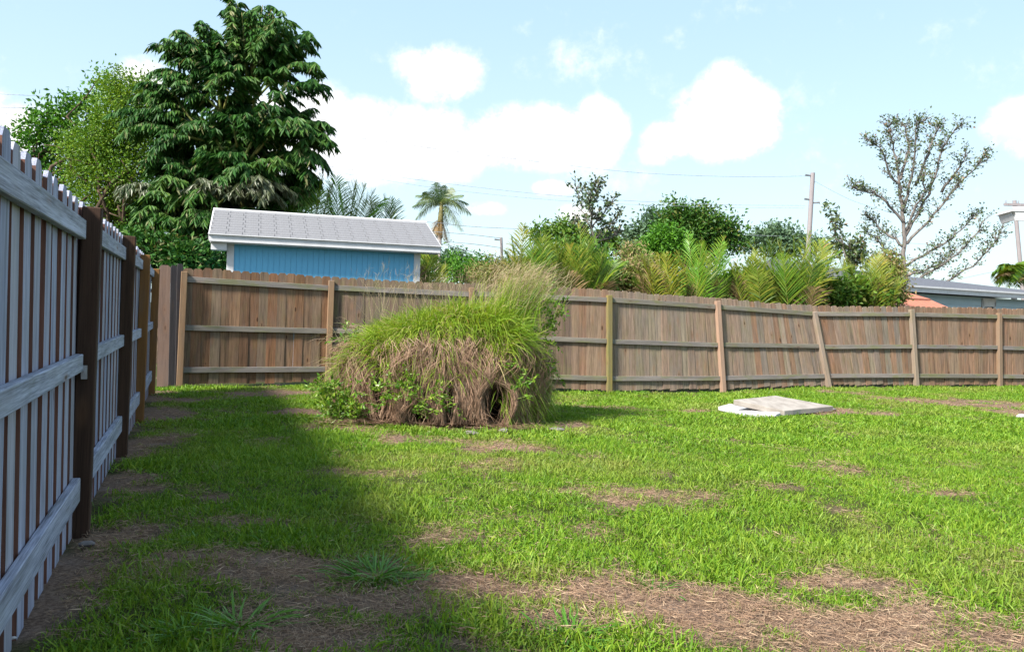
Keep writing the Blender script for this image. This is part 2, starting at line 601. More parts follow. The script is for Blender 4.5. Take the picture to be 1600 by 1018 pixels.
def empty(name, loc=(0, 0, 0), label=None, cat=None, group=None):
    o = bpy.data.objects.new(name, None)
    o.empty_display_size = .2
    o.location = loc
    COL.objects.link(o)
    o.matrix_world = Matrix.Translation(loc)
    return tag(o, label, cat, group)


def rebase(root):
    """children were built in world coordinates: keep them there under the Empty at the thing's base"""
    inv = Matrix.Translation(root.location).inverted()
    for c in root.children:
        c.matrix_parent_inverse = inv


# ------------------------------------------------------------------ terrain heights
# back fence: foot pixel, assumed distance, top pixel of boards, top pixel of post, post material
BF = [(280, 604, 12.75, 287, 417, 288, 424, 'tan_post_wood'),
      (512, 600, 13.75, 518, 432, 518, 438, 'tan_post_wood'),
      (735, 607, 14.4, 737, 442, 737, 449, 'tan_post_wood'),
      (952, 613, 15.05, 952, 452, 952, 461, 'mossy_post_wood'),
      (1130, 611, 15.9, 1120, 464, 1121, 470, 'pale_post_wood'),
      (1295, 604, 16.8, 1270, 477, 1272, 487, 'grey_post_wood'),
      (1432, 604, 17.6, 1424, 478, 1424, 483, 'grey_post_wood'),
      (1562, 604, 18.4, 1561, 481, 1561, 489, 'tan_post_wood'),
      (1693, 605, 19.25, 1693, 486, 1693, 494, 'grey_post_wood')]
BB = [at(a, b, Y) for a, b, Y, *_ in BF]
BT = [at(r_[3], r_[4], r_[2] - 0.0) for r_ in BF]
BP = [at(r_[5], r_[6], r_[2]) for r_ in BF]
fx_ = np.array([b.x for b in BB])
fz_ = np.array([b.z for b in BB])
fy_ = np.array([b.y for b in BB])


def gz(x, y):
    x = np.asarray(x, float)
    y = np.asarray(y, float)
    zf = np.interp(x, fx_, fz_)
    yf = np.interp(x, fx_, fy_)
    k = np.clip((y - (yf - 5)) / 4.6, 0, 1)
    k = k * k * (3 - 2 * k)
    far = np.clip((y - yf - 3) / 6, 0, 1)
    z = zf * k * (1 - far)
    return z + (fbm(x * 1.3, y * 1.3, 3, 5) - .5) * .05


# bare patches: px, py, rx (m), ry (m), strength
BARE = []
for (px, py, rx, ry, st) in [
        (430, 900, .68, .33, 1.15), (360, 870, .45, .2, 1.05), (560, 935, .6, .3, 1.15), (640, 900, .5, .17, 1), (740, 908, .6, .22, 1.1), (500, 985, .5, .24, 1.05), (250, 905, .25, .12, .8), (440, 960, .35, .16, .8),
        (960, 925, .68, .25, 1.1), (1080, 935, .78, .25, 1.1), (1180, 955, .6, .22, 1.05), (1350, 970, .65, .24, 1.1), (1450, 990, .55, .22, 1.1), (1290, 905, .5, .10, .85), (870, 960, .35, .15, .8), (1230, 1000, .5, .12, .7),
        (475, 645, .75, .45, 1.1), (700, 688, .8, .3, .8), (790, 700, .5, .25, .9), (560, 668, .7, .35, .9), (860, 665, .8, .4, .8), (740, 668, 1.4, .3, 1.0),
        (950, 631, .75, .4, .95), (1040, 637, .8, .35, .9), (1300, 640, .9, .7, 1.05), (1430, 625, 1.3, .7, 1.1), (1520, 630, 1.6, 1.0, 1.15), (1590, 645, 1.0, .8, .9), (1330, 612, .8, .5, .8),
        (640, 615, .8, .4, .8), (440, 612, .9, .5, .8), (330, 612, .9, .45, .9), (1480, 768, .4, .12, .6), (340, 775, .22, .10, .7), (385, 812, .3, .1, .8), (865, 730, .18, .1, .6),
        (130, 860, .30, .55, 1.1), (60, 940, .35, .45, 1.1), (175, 760, .30, .7, 1.1), (205, 700, .32, .8, 1.1), (228, 650, .4, 1.0, 1.1), (258, 622, .7, .6, 1.0), (100, 900, .32, .4, 1.0),
        (150, 985, .3, .16, .6), (1210, 632, 1.1, .7, .7)]:
    g = gnd(px, py)
    BARE.append((g.x, g.y, rx, ry, st))


def bare(x, y):
    m = np.zeros_like(x)
    for (cx, cy, rx, ry, st) in BARE:
        d = np.sqrt(((x - cx) / rx) ** 2 + ((y - cy) / ry) ** 2)
        m = np.maximum(m, (1.35 - d) * st)
    m = m + (fbm(x * 2.6, y * 2.6, 4, 3) - .5) * 2.1 + (fbm(x * 9, y * 9, 2, 8) - .5) * .5
    m = m + np.clip(fbm(x * .9, y * .9, 3, 40) - .72, 0, 1) * 2.2
    return np.clip((m - .22) * 1.6, 0, 1)


# ------------------------------------------------------------------ ground (structure)
def grid_ground():
    xs = np.concatenate([np.array([-900, -300, -120, -60, -30, -15, -10]), np.arange(-8, 16.01, .11), np.array([19, 25, 40, 70, 150, 400, 900])])
    ys = np.concatenate([np.array([-300, -60, -20, -8, -3]), np.arange(0, 21.01, .11), np.array([24, 30, 40, 60, 100, 200, 500, 1200])])
    X, Y = np.meshgrid(xs, ys)
    nx, ny = len(xs), len(ys)
    Z = gz(X, Y)
    fade = np.clip(1 - np.maximum(np.abs(X) - 20, 0) / 10, 0, 1)
    Z = Z * fade - .015
    V = np.stack([X, Y, Z], -1).reshape(-1, 3)
    i = np.arange(nx - 1)[None] + (np.arange(ny - 1) * nx)[:, None]
    F = np.stack([i, i + 1, i + 1 + nx, i + nx], -1).reshape(-1, 4)
    me = bpy.data.meshes.new('ground')
    me.from_pydata(V.tolist(), [], F.tolist())
    me.materials.append(MATS['soil_and_thatch'])
    b = bare(V[:, 0], V[:, 1])
    a = me.attributes.new('bare', 'FLOAT', 'POINT')
    a.data.foreach_set('value', b.astype(np.float32))
    me.shade_smooth()
    o = bpy.data.objects.new('ground', me)
    COL.objects.link(o)
    o['kind'] = 'structure'


grid_ground()

# ------------------------------------------------------------------ fences
def picket_mesh(name, wd, h, th, ear, seed):
    """dog-eared board, origin at the foot, slightly bowed"""
    rr = random.Random(seed)
    mb = MB()
    e = ear
    poly = [(-wd / 2, 0, 0), (wd / 2, 0, 0), (wd / 2, 0, h - e), (wd / 2 - e * .9, 0, h), (-wd / 2 + e * .9, 0, h), (-wd / 2, 0, h - e)]
    poly = [(x + rr.uniform(-.002, .002), -th / 2, z) for x, y, z in poly]
    mb.prism(poly, (0, th, 0))
    me = bpy.data.meshes.new(name)
    me.from_pydata(np.concatenate(mb.V).tolist(), [], mb.F)
    return me


def two_sided(me):
    me.materials.append(MATS['silver_boards'])
    me.materials.append(MATS['silver_boards_back'])
    for p in me.polygons:
        if abs(p.normal.x) > .9:
            p.material_index = 1


def basis(x, z, loc, sz=1.0, sx=1.0):
    z = z.normalized()
    y = z.cross(x).normalized()
    x = y.cross(z)
    M = Matrix((x * sx, y, z * sz)).transposed().to_4x4()
    M.translation = loc
    return M


def bar(name, a, b, h, th, up, mat, parent, bevel=.004):
    """rail from a to b: its grain along local Z, so the wood material runs along it"""
    a, b = Vector(a), Vector(b)
    L = (b - a).length
    mb = MB()
    mb.box((0, 0, L / 2), (h, th, L))
    o = mb.build(name, mat, parent, bevel=bevel)
    z = (b - a).normalized()
    x = up.normalized()
    y = z.cross(x).normalized()
    x = y.cross(z)
    M = Matrix((x, y, z)).transposed().to_4x4()
    M.translation = a
    o.matrix_local = parent.matrix_world.inverted() @ M
    return o


def place(me, name, M, mat, parent):
    o = bpy.data.objects.new(name, me)
    COL.objects.link(o)
    o.parent = parent
    o.matrix_local = parent.matrix_world.inverted() @ M
    if mat:
        if len(me.materials) == 0:
            me.materials.append(MATS[mat])
        if me.materials[0] != MATS[mat]:
            o.material_slots[0].link = 'OBJECT'
            o.material_slots[0].material = MATS[mat]
    return o


def post(a, b, sz, mat, parent, face):
    z = (b - a).normalized()
    L = (b - a).length
    mb = MB()
    mb.box((0, 0, (L - .25) / 2), (sz, sz, L + .25))
    o = mb.build('post', mat, parent, bevel=.006)
    o.matrix_local = parent.matrix_world.inverted() @ basis(face, z, a)
    return o


PK = [picket_mesh('picket', .1365 + .003 * (i % 2), 1.0 * 1.85, .018, .028 + .004 * (i % 3), i) for i in range(4)]

back = empty('wooden_fence', BB[3], 'long weathered brown board fence across the back of the yard with leaning posts', 'fence')
cnt = 0
for i in range(len(BF) - 1):
    b0, b1, t0, t1 = BB[i], BB[i + 1], BT[i], BT[i + 1]
    u = (b1 - b0).normalized()
    uh = Vector((u.x, u.y, 0)).normalized()
    nrm = Vector((uh.y, -uh.x, 0))       # towards the yard
    n = round((b1 - b0).length / .143)
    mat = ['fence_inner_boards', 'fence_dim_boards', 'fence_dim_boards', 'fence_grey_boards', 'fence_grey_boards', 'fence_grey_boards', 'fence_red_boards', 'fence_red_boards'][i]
    sag = [.0, -.01, 0, -.02, -.02, -.015, 0, 0][i]
    for j in range(n):
        f = (j + .5) / n
        b = b0.lerp(b1, f)
        t = t0.lerp(t1, f)
        b = b - nrm * (.046 + random.choice((0, .003, .010, .017)) + random.uniform(0, .004)) + Vector((0, 0, random.uniform(-.015, .02) + .035))
        t = t - nrm * .05 + Vector((0, 0, random.uniform(-.014, .012) + sag * math.sin(f * math.pi)))
        z = t - b
        m2 = mat
        if i == 2 and f > .72:
            m2 = 'fence_red_boards'
        if i in (4, 5) and random.random() < .3:
            m2 = 'fence_red_boards'
        if i == 0 and random.random() < .2:
            m2 = 'fence_grey_boards' if False else 'fence_inner_boards'
        M = basis(uh, z, b, z.length / 1.85, (b1 - b0).length / n / .1395)
        M = M @ Matrix.Rotation(random.uniform(-.022, .022), 4, 'Z')
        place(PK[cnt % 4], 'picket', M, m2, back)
        cnt += 1
    for (hh, hw) in ((.895, .088), (.495, .085), (.135, .088)):
        a = b0.lerp(t0, hh) + uh * .046 - nrm * .018
        c = b1.lerp(t1, hh) - uh * .046 - nrm * .018
        a.z += random.uniform(-.01, .01)
        c.z += random.uniform(-.01, .01)
        bar('rail', a, c, hw, .038, t0 - b0, 'fence_rail_wood', back)
for i, r_ in enumerate(BF):
    uh = Vector((BB[min(i + 1, 8)] - BB[max(i - 1, 0)])).normalized()
    uh.z = 0
    post(BB[i], BP[i], .092, r_[7], back, uh.normalized())
# odd boards that close the corner on the left
for (px0, px1, Y, mt, ytop) in ((245, 262.5, 12.35, 'pink_board_wood', 414), (263, 272.5, 12.55, 'dark_blue_board_wood', 414.5), (273, 282, 12.7, 'dark_blue_board_wood', 412)):
    a = at(px0, 606, Y)
    c = at(px1, 606, Y + .05)
    t = at((px0 + px1) / 2 + 4, ytop, Y)
    a.z = c.z = max(a.z, .02)
    b = a.lerp(c, .5)
    b.z = gz(b.x, b.y) + .03
    wdt = (c - a).length
    place(PK[1], 'picket', basis((c - a).normalized(), t - b, b, (t - b).length / 1.85, wdt / .14), mt, back)

# left fence: spaced boards in two layers, receding
LP = [gnd(125, 830), gnd(189, 710), gnd(217, 657), gnd(236, 614)]
d0 = (LP[3] - LP[0]).normalized()
d0 = Vector((d0.x, d0.y, 0)).normalized()
LPOSTS = [LP[0] - d0 * 5.4, LP[0] - d0 * 2.95, LP[0], LP[1], LP[2], LP[3]]
left = empty('wooden_fence', LP[0], 'tall fence of spaced silvery boards running along the left edge of the yard', 'fence')
nl = Vector((d0.y, -d0.x, 0))            # towards the yard
PKL = [picket_mesh('picket', .139, 1.85, .019, .034, 20 + i) for i in range(3)]
TOPZ = 1.86
for me_ in PKL:
    two_sided(me_)
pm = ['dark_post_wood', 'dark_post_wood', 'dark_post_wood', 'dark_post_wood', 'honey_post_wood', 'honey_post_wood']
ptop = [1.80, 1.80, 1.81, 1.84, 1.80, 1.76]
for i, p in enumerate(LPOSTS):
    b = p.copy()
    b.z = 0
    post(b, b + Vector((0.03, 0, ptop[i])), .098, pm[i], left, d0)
for i in range(len(LPOSTS) - 1):
    a0, a1 = LPOSTS[i].copy(), LPOSTS[i + 1].copy()
    a0.z = a1.z = 0
    u = (a1 - a0).normalized()
    nn = Vector((u.y, -u.x, 0))
    L = (a1 - a0).length
    for (h0, h1) in (((1.685), .105), ((.955), .095), ((.255), .13)):
        s0, s1 = .055, .055
        if i == 1:
            s1 = .10
        zz = h0 + (.01 if i > 1 else 0)
        bar('rail', a0 + u * s0 - nn * .012 + Vector((0, 0, zz)), a1 - u * s1 - nn * .012 + Vector((0, 0, zz + random.uniform(-.01, .01))), h1, .04, Vector((0, 0, 1)), 'silver_rails', left)
    n = max(1, round(L / .228))
    for j in range(n):
        f = (j + .5) / n
        b = a0 + u * (L * f) - nn * .044 + Vector((0, 0, .07 + random.uniform(-.01, .01)))
        b.z = -.02
        tz = TOPZ + random.uniform(-.012, .012) - (.08 * max(0, f - .5) * 2 if i == 4 else 0)
        z = Vector((random.uniform(-.008, .008) + .05, random.uniform(-.006, .006), tz - b.z))
        z.x -= .05
        place(PKL[j % 3], 'picket', basis(u, z, b, z.length / 1.85), 'silver_boards', left)
        b2 = a0 + u * (L * (f + .5 / n)) - nn * .066 + Vector((0, 0, -.03))
        z2 = Vector((.0, 0, tz - .03 - b2.z))
        place(PKL[(j + 1) % 3], 'picket', basis(u, z2, b2, z2.length / 1.85), 'silver_boards_back', left)
# little metal latch strap beside the first post
mb = MB()
q = LP[0] - d0 * .085 + nl * .012
mb.box((q.x, q.y, .90), (.018, .03, .075), Matrix.Rotation(math.atan2(d0.y, d0.x), 3, 'Z'))
mb.box((q.x + .006, q.y - .002, .90), (.03, .012, .02), Matrix.Rotation(math.atan2(d0.y, d0.x), 3, 'Z'))
lt = mb.build('latch', 'galvanised_metal', left)
lt.matrix_parent_inverse = left.matrix_world.inverted()

# ------------------------------------------------------------------ blue shed
SU = Vector((.954, .301, 0))
SN = Vector((-.301, .954, 0))
E0 = at(327, 364, 15.4)
EZ = E0.z
E0.z = 0
SL = 4.40
shed = empty('garden_shed', E0, 'pale blue wooden shed with white trim and light grey shingle roof behind the fence', 'shed')


def sp_(s, n, z):
    return E0 + SU * s + SN * n + Vector((0, 0, z))


SM = Matrix((SU, SN, Vector((0, 0, 1)))).transposed()
RD, RH = 1.55, .60
DEP = 2 * RD
# wall boards (front), solid body behind
mb = MB()
s0, s1 = .33, SL - .36
mb.box(sp_((s0 + s1) / 2, DEP / 2, (EZ - .12) / 2), (s1 - s0, DEP - .66, EZ - .12), SM)
mb.build('wall', 'blue_siding', shed)
mb = MB()
mb.box((0, 0, 0), (1, 1, 1))
nb_ = 33
bw = (s1 - s0 - .2) / nb_
sid = MB()
sid.box((0, 0, 0), (bw - .004, .007, EZ - .14))
sidm = None
for i in range(nb_):
    M = SM.to_4x4()
    M.translation = sp_(s0 + .1 + bw * (i + .5), .33 - .010, (EZ - .14) / 2)
    if sidm is None:
        o = sid.build('siding_board', 'blue_siding', shed)
        sidm = o.data
        o.matrix_local = shed.matrix_world.inverted() @ M
    else:
        place(sidm, 'siding_board', M, 'blue_siding', shed)
for s in (s0 + .045, s1 - .055):
    mb = MB()
    mb.box(sp_(s, .33 - .02, (EZ - .1) / 2), (.13, .05, EZ - .1), SM)
    mb.build('corner_trim', 'white_trim', shed, bevel=.004)
mb = MB()
mb.box(sp_(SL / 2, .012, EZ - .085), (SL, .03, .125), SM)
mb.build('fascia', 'white_trim', shed, bevel=.004)
mb = MB()
mb.box(sp_(SL / 2, -.012, EZ - .012), (SL + .04, .06, .02), SM)
mb.build('drip_edge', 'white_trim', shed)
mb = MB()
mb.box(sp_(SL / 2, .19, EZ - .155), (SL - .02, .30, .015), SM)
mb.build('soffit', 'white_trim', shed)
mb = MB()
mb.box(sp_(.17, .26, EZ - .22), (.28, .30, .15), SM)
mb.build('eave_return', 'white_trim', shed, bevel=.004)
for s in (.0, SL):   # rake boards
    for sg in (0, 1):
        a = sp_(s, 0 if not sg else DEP, EZ - .06)
        b = sp_(s, RD, EZ + RH - .06)
        bar('rake_board', a, b, .12, .03, Vector((0, 0, 1)), 'white_trim', shed)
rw = MB()   # roof deck, a closed wedge
rw.prism([sp_(0.01, 0, EZ), sp_(0.01, RD, EZ + RH), sp_(0.01, DEP, EZ), sp_(.01, DEP, EZ - .03), sp_(.01, RD, EZ + RH - .05), sp_(.01, 0, EZ - .03)], SU * (SL - .02))
rw.build('roof', 'grey_shingle', shed)
mb = MB()
s0t = sp_(0, 0, EZ)
slope = (sp_(0, RD, EZ + RH) - s0t)
SLN = slope.length
sdir = slope.normalized()
snorm = SU.cross(sdir).normalized()
TM = Matrix((SU, sdir, snorm)).transposed()
rows, tabs = 10, 15
tw = SL / tabs
rh = SLN / rows
tabm = None
for r_i in range(rows):
    offs = 0 if r_i % 2 == 0 else .14 * tw
    for k in range(tabs):
        a_ = k * tw + offs
        wd = tw - .006
        if tabm is None:
            tm_ = MB()
            V = [(0.006, -.015, .0), (wd, -.015, 0), (wd, rh, 0), (0.006, rh, 0), (0.004, -.012, .008), (wd, -.012, .008), (wd, rh, .003), (0.004, rh, .003)]
            tm_.add(V, [(0, 3, 2, 1), (4, 5, 6, 7), (0, 1, 5, 4), (1, 2, 6, 5), (2, 3, 7, 6), (3, 0, 4, 7)])
        M = TM.to_4x4()
        if k == tabs - 1 and offs:
            M = M @ Matrix.Scale((tw - offs) / tw, 4, (1, 0, 0))
        M.translation = s0t + SU * a_ + sdir * (r_i * rh) + snorm * .004
        if tabm is None:
            o = tm_.build('shingle', 'grey_shingle', shed)
            tabm = o.data
            o.matrix_local = shed.matrix_world.inverted() @ M
        else:
            place(tabm, 'shingle', M, 'grey_shingle', shed)
mb = MB()
mb.tube([sp_(-.01, RD, EZ + RH + .012), sp_(SL + .01, RD, EZ + RH + .012)], .03, 6)
mb.build('ridge_cap', 'white_trim', shed)
for c in shed.children:
    if c.name.split('.')[0] not in ('siding_board', 'shingle', 'rake_board'):
        c.matrix_parent_inverse = shed.matrix_world.inverted()

# ------------------------------------------------------------------ houses on the right
HA = at(1388, 443.5, 27.0)
HB = at(1640, 462.0, 31.3)
HA.z = HB.z = (HA.z + HB.z) / 2
HU = (HB - HA).normalized()
HN = Vector((-HU.y, HU.x, 0))
HL = (HB - HA).length
hz = HA.z
house = empty('bungalow', Vector((HA.x, HA.y, 0)), 'low grey blue house with dark grey hip roof and white fascia at far right', 'house')


def hp(s, n, z):
    return HA + HU * s + HN * n + Vector((0, 0, z - hz))


HM = Matrix((HU, HN, Vector((0, 0, 1)))).transposed()
x0h = -1.2
pk = at(1400, 421, 30.0)
rh_ = pk.z - hz
run = 3.6
mb = MB()
mb.box(hp((x0h + .5 + HL + 1) / 2, 3.9, hz / 2 - .1), (HL - x0h + .1, 6.6, hz - .2), HM)
mb.build('wall', 'grey_blue_siding', house)
rp = MB()
ridge_z = rh_
V = [hp(x0h, -.0, hz), hp(HL + 3.0, 0, hz), hp(HL + 3.0, 7.8, hz), hp(x0h, 7.8, hz), hp(x0h, 3.9, hz + ridge_z + .25), hp(1.6, 3.9, hz + ridge_z + .1)]
rp.add([tuple(v) for v in V], [(0, 1, 5, 4), (1, 2, 5), (2, 3, 4, 5), (3, 0, 4), (3, 2, 1, 0)])
rp.build('roof', 'dark_grey_shingle', house)
for (z0, hgt, n0) in ((-.10, .17, -.02), (.0, .06, -.08)):
    mb = MB()
    mb.box(hp((x0h + HL + 3) / 2, n0, hz + z0), (HL + 3 - x0h, .05, hgt), HM)
    mb.build('fascia' if hgt > .1 else 'gutter', 'white_trim', house)
wx = None
for s in np.arange(0, HL, .02):   # find where the window stands along the wall
    p_ = hp(s, .55, 2)
    ang = (CROT.transposed() @ (p_ - Vector((0, 0, EYE))))
    if ang.x / -ang.z * FPX + 800 > 1545:
        wx = s
        break
wf = MB()
for (ds, z, sx, szz) in ((0, hz - .37, .78, .30), (-.35, hz - 1.0, .1, 1.3), (.35, hz - 1.0, .1, 1.3), (0, hz - 1.68, .78, .1)):
    wf.box(hp(wx + ds, .56, z), (sx, .06, szz), HM)
wfo = wf.build('window', 'white_trim', house)
mb = MB()
mb.box(hp(wx, .59, hz - 1.05), (.60, .03, 1.1), HM)
pane = mb.build('pane', 'dark_glass', wfo)
# clapboard lines as thin proud boards
for k in range(9):
    z = hz - .32 - k * .2
    mb = MB()
    mb.prism([hp(x0h + .5, .592, z), hp(x0h + .5, .57, z - .0), hp(x0h + .5, .565, z - .18), hp(x0h + .5, .592, z - .18)], HU * (wx - .45 - x0h - .5))
    mb.build('siding_board', 'grey_blue_siding', house)
    mb = MB()
    mb.prism([hp(wx + .45, .592, z), hp(wx + .45, .57, z), hp(wx + .45, .565, z - .18), hp(wx + .45, .592, z - .18)], HU * (HL + 2 - wx - .45))
    mb.build('siding_board', 'grey_blue_siding', house)
rebase(house)

# small outbuilding with an orange metal roof
oa, ob = at(1385, 470.5, 22.0), at(1478, 476, 23.0)
ou = (ob - oa)
ou.z = 0
ol = ou.length
ou.normalize()
on = Vector((-ou.y, ou.x, 0))
ozz = at(1487, 482, 22.6).z
otz = at(1440, 459.0, 23.6).z
hut = empty('small_outbuilding', Vector((oa.x, oa.y, 0)), 'small outbuilding with faded orange panel roof in front of the grey house', 'outbuilding')
OM = Matrix((ou, on, Vector((0, 0, 1)))).transposed()
o0 = Vector((oa.x, oa.y, 0)) - ou * 1.0
mb = MB()
mb.box(o0 + ou * (ol / 2 + .5) + on * 1.0 + Vector((0, 0, (ozz - .1) / 2)), (ol + .8, 1.7, ozz - .1), OM)
mb.build('wall', 'grey_blue_siding', hut)
npan = 8
pw_ = (ol + 1.2) / npan
mid = (otz + ozz) / 2
for tier, (za, zb, na, nb2, mt) in enumerate(((ozz, mid + .01, 0, .5, 'orange_metal'), (mid + .04, otz, .46, 1.0, 'orange_metal'))):
    for k in range(npan):
        a_ = o0 + ou * (k * pw_)
        tp = k * pw_
        mb = MB()
        inset = (.12 if tier == 0 else .42) if k == npan - 1 else 0
        in0 = (0 if tier == 0 else .22) if k == npan - 1 else 0
        P1 = [a_ + on * na + Vector((0, 0, za)), a_ + ou * (pw_ - .015 - in0) + on * na + Vector((0, 0, za)), a_ + ou * (pw_ - .015 - inset) + on * nb2 + Vector((0, 0, zb)), a_ + on * nb2 + Vector((0, 0, zb))]
        mb.prism(P1, (0, 0, .025))
        mb.build('roof_panel', mt, hut)
mb = MB()
mb.prism([o0 + on * 1.01 + Vector((0, 0, otz - .02)), o0 + ou * (ol + .8) + on * 1.01 + Vector((0, 0, otz - .02)), o0 + ou * (ol + 1.15) + on * 2.0 + Vector((0, 0, ozz)), o0 + on * 2.0 + Vector((0, 0, ozz))], (0, 0, .03))
mb.build('roof_back', 'orange_metal', hut)
mb = MB()
mb.box(o0 + ou * (ol / 2 + .5) + on * .485 + Vector((0, 0, mid + .0)), (ol + .9, .03, .045), OM)
mb.build('seam', 'dark_seam', hut)
rebase(hut)

# white canopy corner at the right edge
ca = at(1583, 330, 20.0)
cano = empty('patio_canopy', Vector((ca.x + 1.2, ca.y, 0)), 'white gutter corner of a raised patio roof cut by the right edge', 'patio roof')
mb = MB()
mb.prism([ca + Vector((-.03, -.02, .0)), ca + Vector((2.6, -.32, .0)), ca + Vector((2.6, .5, .0)), ca + Vector((.10, .9, .0))], (0, 0, .045))
mb.prism([ca + Vector((.06, .05, .046)), ca + Vector((2.6, -.25, .046)), ca + Vector((2.6, .6, .30)), ca + Vector((.5, .9, .22))], (0, 0, .02))
mb.build('roof', 'white_trim', cano)
mb = MB()
mb.prism([ca + Vector((.02, .0, -.003)), ca + Vector((.07, .0, -.07)), ca + Vector((.10, .0, -.22)), ca + Vector((2.6, -.3, -.22)), ca + Vector((2.6, -.3, -.003))], (0, .09, 0))
mb.prism([ca + Vector((.02, .092, -.003)), ca + Vector((.10, .092, -.20)), ca + Vector((.22, .85, -.20)), ca + Vector((.14, .85, -.003))], (.03, 0, 0))
mb.build('gutter', 'white_trim', cano)
for (dx, dy) in ((1.2, .25), (2.4, .25)):
    mb = MB()
    mb.tube([ca + Vector((dx, dy, -ca.z - .05)), ca + Vector((dx, dy, -.02))], .05, 8)
    mb.build('post', 'white_trim', cano)
rebase(cano)

# ------------------------------------------------------------------ utility poles and wires
def pole(basepx, toppx, Y, rad, label, arm=None):
    b = at(*basepx, Y)
    t = at(*toppx, Y)
    d = (t - b)
    foot = b - d * ((b.z + .3) / d.z)
    root = empty('utility_pole', Vector((foot.x, foot.y, 0)), label, 'utility pole', 'utility poles along the street')
    mb = MB()
    mb.tube([foot, foot.lerp(t, .5), t], [rad * 1.25, rad * 1.12, rad], 10)
    mb.build('pole', 'utility_pole_wood', root, smooth=False)
    if arm:
        z_, hx0, hx1 = arm
        p = t + Vector((0, 0, z_))
        mb = MB()
        mb.box(p + Vector(((hx0 + hx1) / 2, -rad * 1.3, 0)), (hx1 - hx0, .11, .14))
        mb.build('crossarm', 'utility_pole_wood', root)
        for x in (hx0 + .1, (hx0 + hx1) / 2 - .35, hx1 - .1):
            mb = MB()
            mb.tube([p + Vector((x, -rad * 1.3, .07)), p + Vector((x, -rad * 1.3, .22))], [.045, .03], 6)
            mb.build('insulator', 'galvanised_metal', root)
    else:
        for dz, sg in ((-.15, -1), (-1.3, -1), (-1.45, 1)):
            p = t + Vector((0, 0, dz))
            mb = MB()
            mb.tube([p, p + Vector((sg * .38, -.05, .03))], [.035, .05], 6)
            mb.build('insulator', 'galvanised_metal', root)
    rebase(root)
    return root


pole((1264, 372), (1270, 270), 40, .105, 'plain grey wooden utility pole rising behind the palm hedge')
pole((1598, 455), (1585, 313), 44, .10, 'leaning utility pole with crossarm beside the far right roof', (-.25, -.62, 1.6))
pole((784, 402), (783, 371), 48, .085, 'short distant utility pole left of the palm hedge')


def wire(pts, label, rad=.014):
    """pts: (px,py,Y) points the wire passes; smoothed by Catmull-Rom"""
    P = [at(*p) for p in pts]
    out = []
    for i in range(len(P) - 1):
        p0, p1, p2, p3 = P[max(i - 1, 0)], P[i], P[i + 1], P[min(i + 2, len(P) - 1)]
        for k in range(6):
            t = k / 6
            out.append(.5 * ((2 * p1) + (p2 - p0) * t + (2 * p0 - 5 * p1 + 4 * p2 - p3) * t * t + (3 * p1 - p0 - 3 * p2 + p3) * t ** 3))
    out.append(P[-1])
    mb = MB()
    mb.tube(out, rad * .75, 5)
    o = mb.build('power_line', 'black_wire')
    tag(o, label, 'wire', 'overhead wires')
    return o


wire([(-300, 150, 34), (60, 150, 34), (520, 210, 35), (700, 235, 36), (860, 255, 37), (1000, 270, 38), (1150, 276, 39), (1258, 275, 40)], 'uppermost overhead wire running to the top of the bare utility pole', .013)
wire([(-300, 140, 34), (100, 190, 34), (505, 258, 35), (700, 287, 36), (900, 308, 37), (1100, 319, 39), (1258, 321, 40)], 'middle overhead wire meeting the bare utility pole below its top', .013)
wire([(-300, 160, 33), (100, 205, 34), (505, 266, 35), (700, 296, 36), (900, 315, 37), (1100, 323, 39), (1258, 325, 40)], 'overhead wire just under the middle wire reaching the bare pole', .010)
wire([(200, 326, 40), (640, 345, 44), (800, 357, 48), (1250, 370, 60), (1500, 385, 66)], 'wire passing behind the tall palm just above the shed roof corner', .02)
wire([(200, 340, 40), (660, 361, 44), (783, 372, 48)], 'wire crossing the tall palm trunk and ending on the short distant pole', .02)
wire([(200, 355, 40), (660, 375, 44), (784, 387, 48)], 'lowest straight wire between the shed roof corner and short distant pole', .02)
wire([(300, 340, 44), (650, 370, 46), (690, 380, 46), (740, 394, 47), (784, 402, 48)], 'drooping service cable sloping down to the short distant pole', .026)
wire([(1273, 283, 40), (1310, 303, 41), (1345, 318, 43), (1420, 340, 50)], 'thin cable sloping right from the bare pole into the sparse tree', .009)
wire([(1273, 284, 40), (1284, 330, 39), (1290, 380, 38)], 'thin guy wire dropping steeply beside the bare pole', .008)
wire([(1480, 440, 60), (1530, 429, 52), (1560, 423, 48), (1595, 416, 44)], 'short wire rising to the leaning pole at far right', .016)
wire([(-300, 160, 34), (-20, 168, 32), (60, 169, 32), (260, 176, 33)], 'faint wire at far left above the fence and behind the trees', .012)

# ------------------------------------------------------------------ plants: generators
def crown_leaves(mb, clumps, n, L, ratio=.5, per=10, spread=.18, hang=.2, shell=.55):
    """clumps: (centre, radii); leaf clusters fill them, denser near the skin"""
    vol = np.array([c[1][0] * c[1][1] * c[1][2] for c in clumps]) ** .7
    pr = vol / vol.sum()
    m = n // per
    idx = RNG.choice(len(clumps), m, p=pr)
    C = np.array([tuple(c[0]) for c in clumps])[idx]
    Rr = np.array([c[1] for c in clumps])[idx]
    d = unit(RNG.normal(0, 1, (m, 3)))
    r = RNG.uniform(0, 1, (m, 1)) ** (1 - shell * .7)
    lump = 1 + .28 * np.sin(d[:, :1] * 5 + idx[:, None]) * np.cos(d[:, 2:] * 6 + idx[:, None] * 2)
    P = C + d * Rr * r * lump
    P = np.repeat(P, per, 0) + RNG.normal(0, spread, (m * per, 3))
    D = unit(np.repeat(d, per, 0) * .7 + RNG.normal(0, .7, (m * per, 3)) + np.array([0, 0, .15]))
    madd(mb, leaves(P, D, RNG.uniform(.7, 1.3, m * per) * L, ratio, .12, hang))


